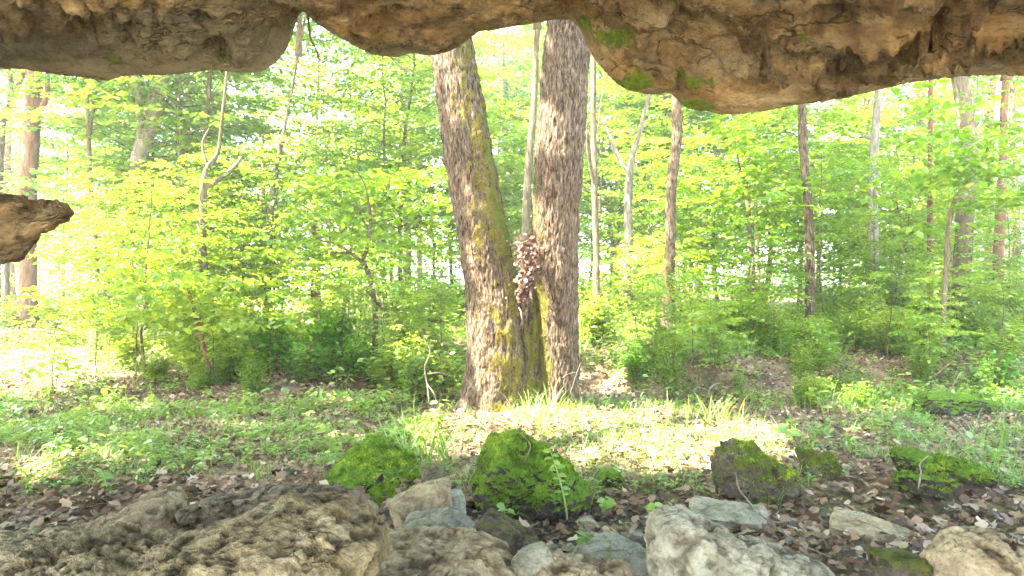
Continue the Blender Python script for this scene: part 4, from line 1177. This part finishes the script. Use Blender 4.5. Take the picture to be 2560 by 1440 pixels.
def woodland(seed, n, x0, x1, y0, y1, h, hole):
    r = np.random.default_rng(seed)
    cx, cy = r.uniform(x0, x1, n), r.uniform(y0, y1, n)
    cz = h * r.uniform(0, 1, n) ** 1.25
    dens = fbm(np.stack([cx * .12, cy * .12, cz * .2], -1), 3, seed)
    left = sstep(2, -12, cx * 40 / np.maximum(cy, 1))
    k = r.uniform(0, 1, n) < np.clip(.75 + 1.6 * dens - hole * left * sstep(4, 12, cz), 0, 1)
    cx, cy, cz = cx[k], cy[k], cz[k]
    per = 26
    m = len(cx)
    P = np.stack([np.repeat(cx, per), np.repeat(cy, per), np.repeat(cz + ground_z(cx, cy), per)], -1) + r.normal(0, 1, (m * per, 3)) * np.array([.75, .75, .22])
    a = r.uniform(0, 6.28, m * per)
    mb = MB()
    add_leaves(mb, 'simple', P, np.stack([np.cos(a), np.sin(a), r.normal(-.15, .3, m * per)], -1), np.stack([r.normal(0, .45, m * per), r.normal(0, .45, m * per), np.ones(m * per)], -1),
               r.uniform(.22, .42, m * per), np.clip(np.repeat(r.normal(.5, .2, m), per) + r.normal(0, .1, m * per), 0, 1), 1.1)
    return mb
tag(link('distant_woodland', woodland(900, 5200, -46, 46, 36, 62, 17, .25).mesh('distant_woodland'), M_LEAF_COOL), 'pale mass of far off leaves closing the view behind all trunks', 'woodland', kind='stuff')

# unseen trees added left of and above the shelter so their crowns dapple the light
SUN = np.array([-1.0, -.30, 1.5])
def lit_gap(P):
    """leaves to cut from the added crowns so sun falls on chosen ground and trunk"""
    k = P[:, 2] / SUN[2]
    gx, gy = P[:, 0] - SUN[0] * k, P[:, 1] - SUN[1] * k
    wob = .22 * noise3(np.stack([gx * 1.3, gy * 1.3, gx * 0], -1), 8)
    inside = np.zeros(len(P), bool)
    for cx, cy, rx, ry in ((.75, 6.2, 1.95, 1.4), (-3.6, 5.25, .8, .16), (-3.2, 9.4, 1.2, .45), (-2.6, 6.6, .35, .22), (-1.5, 6.0, .3, .2), (-4.2, 7.4, .6, .3), (3.4, 5.2, .35, .15), (2.6, 8.0, .6, .35), (4.1, 7.6, .5, .28), (3.2, 6.2, .3, .16), (-2.0, 7.9, .5, .2), (-.7, 8.4, .5, .3), (1.6, 8.8, .6, .3), (5.0, 9.2, .5, .3)):
        inside |= ((gx - cx) / rx) ** 2 + ((gy - cy) / ry) ** 2 < 1 + wob * 2
    k = (P[:, 0] + .1) / SUN[0]
    ty, tz = P[:, 1] - SUN[1] * k, P[:, 2] - SUN[2] * k
    inside |= (np.abs(ty - 7.3) < .5) & (((tz > 2.35) & (tz < 3.1)) | ((tz > 3.7) & (tz < 4.6)) | ((tz > .1) & (tz < .35)))
    return inside

def shade_tree(x, y, z0, zc, label, seed, R=2.6, H=3.2, n=5200, root=None):
    """unseen tree added by the shelter, its crown shaped to dapple the light"""
    r = np.random.default_rng(seed)
    base = np.array([x, y, z0]) if root is None else np.array(root, float)
    o = empty('forest_tree', base, label, 'tree')  # shares the forest trees' name, but is added unseen for its shade
    dx_, dy_ = x - base[0], y - base[1]
    mb = MB()
    v, f3, f4 = tube(np.array([[0, 0, -.2], [.12 + dx_ * .35, .05 + dy_ * .35, (zc - z0) * .5], [dx_, .1 + dy_, zc - z0]]), [.22, .18, .10], 12)
    mb.add(v, f3, f4, moss=0, cav=0, green=0)
    cl_ = unit(r.normal(0, 1, (70, 3))) * (r.uniform(.1, 1, 70) ** .5)[:, None] * np.array([R, R, H / 2])
    for c in cl_[:24]:
        v, f3, f4 = tube(np.array([[dx_, .1 + dy_, zc - z0 - .6], c * .5 + [dx_, dy_, zc - z0 - .1], c + [dx_, dy_, zc - z0]]), [.06, .035, .012], 5)
        mb.add(v, f3, f4, moss=0, cav=0, green=0)
    link('trunk', mb.mesh('trunk'), M_BARK, o)
    P = cl_[r.integers(0, 70, n)] + r.normal(0, 1, (n, 3)) * np.array([.5, .5, .2]) + np.array([x, y, zc])
    P = P[~lit_gap(P)]
    m = len(P); a = r.uniform(0, 6.28, m)
    mb = MB()
    add_leaves(mb, 'simple', P - base, np.stack([np.cos(a), np.sin(a), r.normal(-.15, .3, m)], -1), np.stack([r.normal(-.25, .35, m), r.normal(0, .35, m), np.ones(m)], -1), r.uniform(.12, .24, m), np.clip(r.normal(.5, .2, m), 0, 1), 1.2)
    link('crown', mb.mesh('crown'), M_LEAF_COOL, o)
for k_, (x_, y_, zc_, lb_) in enumerate(((-9.6, 5.4, 9.5, 'unseen shade tree added left of the shelter, farthest from its roof'), (-7.2, 7.4, 7.6, 'unseen shade tree added left of the shelter, nearest the open wood'), (-6.6, 4.7, 8.6, 'unseen shade tree added close against the left end of the shelter'),
        (-4.6, 2.6, 8.2, 'unseen shade tree added on the left end of the rock roof'), (-1.9, 2.9, 9.0, 'unseen shade tree added on the rock roof left of its middle'), (.9, 2.4, 8.6, 'unseen shade tree added on the middle of the rock roof'), (-4.0, 5.6, 10.8, 'tall unseen shade tree added leaning out beyond the rock roof at left'))):
    on = 3.35 if y_ < 3.5 else gz(x_, y_)
    if k_ == 6: shade_tree(x_, y_, 3.35, zc_, lb_, 706, root=(-5.2, 3.0, 3.35))
    else: shade_tree(x_, y_, on, zc_, lb_, 700 + k_)

# ------------------------------------------------------------------ single plants, sticks and dead wood
def stick(name, pts, rads, mat, label, cat='stick', n=8, side=()):
    """pts: world points"""
    mb = MB()
    P = np.array(pts, float)
    base = P[0].copy()
    C = curve(np.hstack([P, np.array(rads)[:, None] * (.65 if cat != 'log' else 1)]), 26)
    C[:, :3] += fbm(C[:, :3] * 8, 2, 4)[:, None] * .012
    v, f3, f4 = tube(C[:, :3] - base, C[:, 3], n)
    mb.add(v, f3, f4, moss=0, cav=0, green=0)
    for sp, sr in side:
        C = curve(np.hstack([np.array(sp, float), np.array(sr)[:, None] * .65]), 14)
        v, f3, f4 = tube(C[:, :3] - base, C[:, 3], 6)
        mb.add(v, f3, f4, moss=0, cav=0, green=0)
    return tag(link(name, mb.mesh(name), mat, None, base), label, cat)

def pl(*pts): return [at(*p) for p in pts]

# fallen log at far left
lg = np.array([[-13.5, 15.0, 0], [-11.0, 15.2, 0], [-9.0, 15.6, 0], [-7.6, 16.0, 0]])
lg[:, 2] = [gz(p[0], p[1]) + .16 for p in lg]
stick('fallen_log', lg, [.20, .19, .17, .15], M_BARK_PALE, 'pale fallen log lying on the ground at the far left by the thick trunk', 'log', 14)
stick('dead_branch', pl((1072, 1010, 6.9), (1068, 960, 6.95), (1062, 920, 7.0), (1075, 880, 7.0), (1062, 850, 7.05), (1048, 815, 7.1)), [.007, .009, .008, .007, .006, .004], M_TWIG, 'bleached forked dead branch propped upright left of the twin trunk', side=[(pl((1068, 960, 6.95), (1085, 985, 6.85), (1092, 1015, 6.8)), [.010, .008, .006]), (pl((1065, 935, 7.0), (1100, 932, 7.0), (1135, 940, 7.05)), [.007, .006, .004])])
stick('arched_stick', pl((1095, 700, 8.5), (1115, 672, 8.3), (1140, 655, 8.0), (1152, 652, 7.8)), [.014, .014, .013, .010], M_TWIG, 'arched pale stick leaning on the left side of the twin trunk')
stick('pale_root', pl((1297, 768, 6.98), (1303, 782, 6.95), (1304, 798, 6.95), (1308, 806, 6.98)), [.006, .014, .014, .005], M_TWIG, 'short white root hanging below the dead leaves in the trunk fork', 'root')
stick('side_twig', pl((1425, 985, 6.95), (1440, 940, 6.9), (1452, 905, 6.9)), [.005, .005, .003], M_TWIG, 'thin twig poking up at the right foot of the twin trunk', 'twig', side=[(pl((1444, 930, 6.9), (1420, 935, 6.85), (1405, 945, 6.8)), [.004, .004, .003])])
stick('broken_stake', pl((2370, 992, 7.4), (2385, 960, 7.35), (2404, 930, 7.3)), [.012, .012, .010], M_TWIG, 'broken pale stick slanting out of the bare earth near the right edge')
stick('long_stick', pl((2330, 945, 7.7), (2360, 920, 7.7), (2385, 900, 7.75)), [.010, .010, .008], M_BARK_BROWN, 'brown stick leaning on the bank behind the broken pale stick')
stick('curved_twig', pl((1772, 985, 7.3), (1776, 970, 7.3), (1788, 960, 7.35), (1800, 958, 7.4)), [.01, .011, .01, .006], M_TWIG, 'curved white twig in front of the dark hollow in the bank', 'twig')
stick('bent_twig', pl((2296, 1222, 4.15), (2302, 1180, 4.2), (2300, 1158, 4.22), (2322, 1138, 4.25)), [.007, .007, .006, .004], M_TWIG, 'bent pale twig standing before the two dark mossy lumps', 'twig')
stick('fallen_twig', [(*at(1838, 1180, 4.3)[:2], at(1838, 1180, 4.3)[2])] + pl((1850, 1225, 4.05), (1905, 1290, 3.75), (1990, 1350, 3.45), (2080, 1395, 3.2)), [.004, .006, .007, .007, .005], M_TWIG, 'long thin twig lying across the dead leaves behind the pale boulder', 'twig', side=[(pl((1905, 1290, 3.75), (1940, 1305, 3.65), (1985, 1300, 3.7)), [.006, .005, .003])])
stick('moss_twig', pl((1300, 1083, 4.06), (1325, 1110, 4.03), (1318, 1140, 4.0), (1300, 1165, 3.99)), [.003, .004, .004, .002], M_TWIG, 'thin pale twig lying over the top of the rounded mossy boulder', 'twig')
stick('hanging_vine', pl((766, 20, 3.96), (772, 60, 3.95), (778, 100, 3.94), (794, 140, 3.93), (797, 185, 3.93), (793, 232, 3.93)), [.012, .010, .009, .007, .005, .003], M_BARK_DARK, 'dark dead vine hanging from the notch in the rock lip', 'vine', side=[(pl((797, 178, 3.93), (806, 186, 3.92), (815, 196, 3.92)), [.005, .004, .002]), (pl((776, 90, 3.94), (808, 110, 3.93), (810, 165, 3.92)), [.003, .0025, .002])])

def leaves_part(name, parent, pts, spread, n, leaf, mat, seed, kind='simple', flat=.4, tint=(.5, .18)):
    """leaves scattered round given points, relative to the parent"""
    r = np.random.default_rng(seed)
    pts = np.asarray(pts, float)
    c = pts[r.integers(0, len(pts), n)]
    P = c + r.normal(0, 1, (n, 3)) * np.asarray(spread)
    a = r.uniform(0, 6.28, n)
    mb = MB()
    add_leaves(mb, kind, P, np.stack([np.cos(a), np.sin(a), r.normal(-.2, .35, n)], -1), np.stack([r.normal(0, flat, n), r.normal(0, flat, n), np.ones(n)], -1), leaf * r.uniform(.6, 1.3, n), np.clip(r.normal(tint[0], tint[1], n), 0, 1), 1.1)
    return link(name, mb.mesh(name), mat, parent)

# dead leaves caught in the fork of the twin trunk
p0 = at(1322, 700, 7.02)
o = empty('dead_leaf_clump', p0, 'clump of pinkish brown dead leaves caught in the fork of the twin trunk', 'dead leaves')
r = np.random.default_rng(61)
n = 720
u = r.uniform(0, 1, n)
Pc = np.stack([curve(np.array([at(1312, 600, 7.05), at(1325, 640, 6.98), at(1318, 690, 6.95), at(1305, 745, 6.95)]), 50)[(u * 49).astype(int), k] for k in range(3)], -1) - p0
Pc += r.normal(0, 1, (n, 3)) * np.array([.066, .05, .05]) * (1.1 - .5 * u[:, None])
mb = MB()
a = r.uniform(0, 6.28, n)
add_leaves(mb, 'curled', Pc, np.stack([np.cos(a) * .7, np.sin(a) * .7 - .3, -np.abs(r.normal(.6, .5, n))], -1), np.stack([r.normal(0, .7, n), -np.abs(r.normal(.8, .4, n)), r.normal(.3, .5, n)], -1), r.uniform(.03, .072, n), np.clip(r.normal(.24, .24, n), 0, 1), .9)
link('withered_leaves', mb.mesh('withered_leaves'), M_DEADLEAF, o)
v, f3, f4 = tube(np.array([at(1300, 590, 7.1), at(1318, 640, 7.05), at(1322, 700, 7.02), at(1308, 770, 7.0)]) - p0, [.012, .014, .014, .008], 6)
mb = MB(); mb.add(v, f3, f4, moss=0, cav=0, green=0); link('stem', mb.mesh('stem'), M_BARK_DARK, o)

def traced_sapling(label, main, forks, Y, leafpts, n, spread, leaf, mat, seed, cat='sapling', bark=None):
    base = at(*main[0][:2], Y); gz0 = gz(base[0], Y)
    o = empty('sapling', (base[0], Y, gz0), label, cat)
    off = np.array([base[0], Y, gz0])
    mb = MB()
    r = np.random.default_rng(seed)
    for k, line in enumerate([main] + list(forks)):
        P = np.array([[*at(x, y, Y), hw / F * Y] for x, y, hw in line])
        if k == 0: P = np.vstack([[P[0, 0], Y, gz0 - .05, P[0, 3] * 1.2], P])
        else: P[:, 1] += np.linspace(0, r.uniform(-.5, .5), len(P))
        C = curve(P, 24)
        v, f3, f4 = tube(C[:, :3] - off, C[:, 3], 7)
        mb.add(v, f3, f4, moss=0, cav=0, green=0)
    link('trunk', mb.mesh('trunk'), bark or M_BARK_DARK, o)
    pts = []
    for x, y in leafpts:
        c = at(x, y, Y) + np.array([0, r.uniform(-.5, .5), 0]) - off
        pts.append(c)
    leaves_part('crown', o, pts, spread, n, leaf, mat, seed + 1)
    return o

r = np.random.default_rng(77)
lp = [(x, y) for x in range(740, 1120, 34) for y in range(430, 640, 26) if r.random() < .8]
lp = [(x + r.uniform(-14, 14), y + r.uniform(-5, 5)) for x, y in lp]
traced_sapling('slender forked sapling with a bare crooked stem, midway between the snag and twin trunk', [(938, 778, 7), (930, 720, 7), (920, 680, 7), (906, 655, 7)],
    [[(906, 655, 6), (922, 610, 5), (930, 565, 5), (928, 520, 4), (920, 470, 2), (900, 430, 2)], [(906, 655, 5), (885, 640, 4), (850, 615, 3), (800, 600, 2)], [(926, 590, 3), (902, 545, 3), (880, 500, 2)], [(928, 560, 3), (970, 550, 2), (1010, 535, 2)], [(875, 632, 3), (840, 635, 2)], [(965, 782, 3), (942, 745, 4), (930, 720, 3)]],
    10, lp, 1900, (.16, .30, .035), .11, M_LEAF, 71)
lp = [(2440 + r.normal(0, 110), 400 + r.normal(0, 90)) for _ in range(60)]
traced_sapling('thin bare stemmed sapling bending right across the thick sunlit trunk', [(2360, 768, 6), (2366, 660, 6), (2370, 580, 6), (2384, 510, 6), (2410, 465, 5), (2446, 420, 4), (2480, 350, 3)], [[(2446, 420, 3), (2490, 400, 2), (2540, 390, 2)]], 9, lp, 1500, (.16, .25, .03), .115, M_LEAF, 73)
lp = [(440 + r.normal(0, 120), 740 + r.normal(0, 60)) for _ in range(50)]
traced_sapling('leaning understory sapling with two bare stems rising from the brown leaves at left', [(520, 915, 6), (505, 850, 5), (490, 790, 5), (470, 720, 3)], [[(512, 880, 3), (518, 830, 3), (525, 785, 2)]], 8.6, lp, 1700, (.20, .25, .035), .10, M_LEAF, 75, bark=M_BARK_BROWN)
lp = [(1900 + r.normal(0, 90), 420 + r.normal(0, 90)) for _ in range(40)]
traced_sapling('slim sapling with a V of upper branches amid the right thicket', [(1884, 700, 5), (1876, 600, 6), (1866, 470, 6)], [[(1866, 470, 5), (1885, 400, 4), (1892, 355, 3)], [(1866, 470, 4), (1840, 430, 3), (1822, 400, 2)]], 11.5, lp, 1500, (.2, .3, .04), .12, M_LEAF, 79)

# seedlings on the stream bed and grass at the foot of the trunk
def seedling(label, px, py, Y, h, nleaf, leaf, seed, lean=(0, 0), mat=None, group=None, pairs=True):
    r = np.random.default_rng(seed)
    p = at(px, py, Y)
    o = empty('seedling', p, label, 'seedling', group)
    s = np.linspace(0, 1, 8)
    st = np.stack([lean[0] * s ** 1.5, lean[1] * s ** 1.5, h * s - .02], -1)
    v, f3, f4 = tube(st, np.linspace(.0045, .002, 8) * (1 + h), 5)
    mb = MB(); mb.add(v, f3, f4, tint=.6); link('stem', mb.mesh('stem'), M_GRASS, o)
    u = np.linspace(.35, 1, nleaf)
    P = np.stack([np.interp(u, s, st[:, k]) for k in range(3)], -1)
    a = np.arange(nleaf) * (math.pi if pairs else 2.4) + r.normal(0, .5, nleaf)
    mb = MB()
    add_leaves(mb, 'simple', P, np.stack([np.cos(a), np.sin(a), r.normal(.0, .25, nleaf)], -1), np.stack([r.normal(0, .3, nleaf), -.5 + r.normal(0, .3, nleaf), np.ones(nleaf)], -1), leaf * r.uniform(.7, 1.2, nleaf), np.clip(r.normal(.6, .15, nleaf), 0, 1), 1.0)
    link('leaf_blades', mb.mesh('leaf_blades'), mat or M_HERB, o)
seedling('tall single stemmed seedling standing in front of the rounded mossy boulder', 1418, 1290, 3.85, .40, 15, .05, 1, (-.10, .05))
seedling('bright seedling sprouting behind the tan wedge shaped rock', 1040, 1240, 3.9, .10, 7, .085, 2, (.03, 0), pairs=False)
seedling('tiny two leaved seedling in the dead leaves left of the slanting slab', 1055, 1300, 3.45, .05, 4, .06, 3)
seedling('small fresh seedling at the foot of the rounded mossy boulder', 1262, 1280, 3.9, .05, 5, .07, 4, pairs=False)
seedling('pale green sprig on the stream bed right of the mossy boulder', 1505, 1275, 3.85, .09, 9, .07, 5, (.02, 0), pairs=False)
seedling('bright seedling beside the upper end of the pale boulder', 1636, 1298, 3.4, .10, 6, .06, 6)
seedling('tiny sprout on the wet black stream bed', 1465, 1345, 3.3, .03, 4, .05, 7)
seedling('leggy seedling with spread leaves on the bare earth at right', 2060, 1040, 6.2, .28, 8, .13, 8, (-.12, 0), pairs=False)
seedling('lone herb between the brown mossy rock and the yellow green lump', 1965, 1095, 5.6, .16, 6, .12, 9, pairs=False)

for k_, (px_, py_, Y_, h_) in enumerate(((128, 1190, 4.9, .30), (270, 1230, 4.55, .16), (372, 1190, 4.8, .34), (385, 1150, 5.2, .26), (500, 1180, 4.9, .15), (655, 1120, 5.5, .22), (760, 1090, 5.9, .24), (575, 1085, 6.0, .2), (330, 1130, 5.4, .22))):
    seedling('upright leafy green weed among the low herbs at left', px_, py_, Y_, h_, 7 + k_ % 4, .07, 40 + k_, ((-1) ** k_ * .04, 0), group='upright weeds among the herbs at left', pairs=False)

def tuft(label, px, py, Y, n, L, seed, spread=.07, tint=.55, wid=.7, name='grass_tuft', mat=None):
    r = np.random.default_rng(seed)
    p = at(px, py, Y); p[2] = gz(p[0], Y)
    a = r.uniform(0, 6.28, n)
    mb = MB()
    P = np.stack([r.normal(0, spread, n), r.normal(0, spread, n), np.full(n, -.02)], -1)
    add_leaves(mb, 'blade', P, np.stack([np.cos(a) * .45, np.sin(a) * .45, np.ones(n)], -1), np.stack([np.cos(a), np.sin(a), np.full(n, -.5)], -1), L * r.uniform(.45, 1.2, n), np.clip(r.normal(tint - .1, .18, n), 0, 1), wid * .6)
    return tag(link(name, mb.mesh(name), mat or M_GRASS, None, p), label, 'grass tuft')
tuft('fresh tall grass tuft growing against the foot of the twin trunk', 1372, 1010, 6.72, 44, .42, 1, .07, wid=.9)
tuft('yellowish grass tuft at the mossy front root of the twin trunk', 1322, 1012, 6.7, 34, .32, 2, .06, .75, .8)
tuft('tall weedy grass clump between the mossy mound and the bleached branch', 1075, 1140, 5.1, 60, .50, 3, .10, .6, .8)
tuft('upright grass tuft hugging the left side of the rounded mossy boulder', 1172, 1190, 4.5, 26, .30, 4, .05, .6, .7)
tuft('grass tuft drooping over the right shoulder of the rounded mossy boulder', 1445, 1240, 4.4, 40, .34, 5, .06, .6, .7)
tuft('broad arching grass tuft at the right edge above the leaf litter', 2520, 1040, 5.6, 70, .45, 6, .14, .45, .8)
tuft('grass tuft behind the two dark mossy lumps', 2360, 1110, 4.95, 60, .34, 7, .12, .45, .7)
tuft('long thin grass tuft at the right edge below the arching one', 2520, 1190, 4.6, 60, .36, 8, .13, .45, .6)
tuft('bright grass clump in the sunlit patch right of the twin trunk', 1770, 1010, 6.6, 60, .40, 9, .16, .7, .7)
tuft('grass growing over the front of the brown mossy rock', 1925, 1200, 4.35, 40, .20, 10, .08, .5, .6)
tuft('pale dry grass tuft hanging from the bank at right', 2080, 985, 7.4, 90, .40, 11, .18, .9, .5)

r = np.random.default_rng(44)
st = []
for k in range(3):
    o = block_rock('stream_stone', (0, 0, 0), (.13, .10, .07), (0, 0, 0), 880 + k, (M_PALE, M_GREY, M_BLUE)[k], 'small angular stone lying loose on the stream bed among the larger rocks', amp=.006, extra=6, sharp=20, res=(70, 36), group='loose stones of the stream bed')
    st.append(o)
for k in range(34):
    o = st[k] if k < 3 else st[k % 3].copy()
    if k >= 3: COL.objects.link(o)
    x_ = r.uniform(-.95, 1.1); y_ = 3.55 + .12 * math.sin(x_ * 1.3) + r.normal(0, .28)
    o.location = (x_, y_, gz(x_, y_) - .012)
    sc_ = r.uniform(.35, 1.15)
    o.scale = (sc_ * r.uniform(.8, 1.3), sc_, sc_ * r.uniform(.7, 1.1))
    o.rotation_euler = (r.normal(0, .25), r.normal(0, .25), r.uniform(0, 6.28))

# pebbles on the wet stream bed
r = np.random.default_rng(15)
mb = MB()
th, ph, q_ = grid_sphere(9, 6)
D0 = np.stack([np.cos(th) * np.cos(ph), np.sin(th) * np.cos(ph), np.sin(ph)], -1)
for k in range(520):
    x = r.uniform(-1.0, 1.3); y = 3.85 + .12 * math.sin(x * 1.3) + r.normal(0, .28)
    if k > 320: x = r.uniform(-3, 4); y = r.uniform(3.2, 5)
    s_ = r.uniform(.008, .03)
    Vp = D0 * np.array([1, r.uniform(.6, 1), r.uniform(.4, .8)]) * s_ * (1 + .5 * noise3(D0 * 1.6 + k, 3))[:, None]
    mb.add(Vp + np.array([x, y, gz(x, y) + .008]), None, q_, moss=0, cav=r.choice([0, .3, .7]))
tag(link('pebbles', mb.mesh('pebbles'), M_DARK), 'dark wet pebbles on the stream bed', 'pebbles', kind='stuff')

# the hazy summer air
def haze_box(lo, hi, density):
    x0, y0, z0 = lo; x1, y1, z1 = hi
    V = [(x0, y0, z0), (x1, y0, z0), (x1, y1, z0), (x0, y1, z0), (x0, y0, z1), (x1, y0, z1), (x1, y1, z1), (x0, y1, z1)]
    me = make_mesh('haze', V, [[(0, 3, 2, 1), (4, 5, 6, 7), (0, 1, 5, 4), (1, 2, 6, 5), (2, 3, 7, 6), (3, 0, 4, 7)]], smooth=False)
    m, nt, out = new_mat('haze_air')
    v = nt.nodes.new('ShaderNodeVolumePrincipled')
    v.inputs['Color'].default_value = (.97, .98, 1.0, 1)
    v.inputs['Density'].default_value = density
    v.inputs['Anisotropy'].default_value = .35
    nt.links.new(v.outputs[0], out.inputs['Volume'])
    tag(link('haze', me, m), 'bright summer haze between the trees', 'haze', kind='stuff')
haze_box((-420, -420, -3.5), (420, 420, 27), .0024)

# ------------------------------------------------------------------ camera, light, sky
cam = bpy.data.cameras.new('camera')
cam.sensor_width = 36.0
cam.lens = 36.0 * F / 2560.0
cam.clip_end = 2000
cam.clip_start = .05
co = bpy.data.objects.new('camera', cam)
COL.objects.link(co)
co.location = (0, 0, CAMH)
co.rotation_euler = (math.radians(90), 0, 0)
scene.camera = co

sun_from = Vector((-1.0, -.30, 1.5)).normalized()
sl = bpy.data.lights.new('sun', 'SUN')
sl.energy = 4.2
sl.angle = math.radians(.5)
sl.color = (1.0, .95, .86)
so = bpy.data.objects.new('sun', sl)
COL.objects.link(so)
so.rotation_euler = (-sun_from).to_track_quat('-Z', 'Y').to_euler()

w = bpy.data.worlds.new('World')
scene.world = w
w.use_nodes = True
nt = w.node_tree
bg = nt.nodes['Background']
sky = nt.nodes.new('ShaderNodeTexSky')
sky.sky_type = 'NISHITA'
sky.sun_disc = False
sky.dust_density = 1.6
sky.ozone_density = .4
sky.sun_elevation = math.asin(sun_from.z)
sky.sun_rotation = math.atan2(sun_from.x, sun_from.y)
nt.links.new(sky.outputs[0], bg.inputs['Color'])
bg.inputs['Strength'].default_value = .15

scene.view_settings.view_transform = 'Standard'
scene.view_settings.look = 'None'
scene.view_settings.exposure = 4.2
scene.view_settings.gamma = 1.0
scene.cycles.use_denoising = True
scene.cycles.volume_bounces = 1
scene.cycles.max_bounces = 8
scene.cycles.diffuse_bounces = 5
scene.cycles.glossy_bounces = 2
scene.cycles.transmission_bounces = 5
scene.cycles.transparent_max_bounces = 8
scene.cycles.sample_clamp_indirect = 6
scene.cycles.use_adaptive_sampling = True
scene.cycles.adaptive_threshold = 0.02
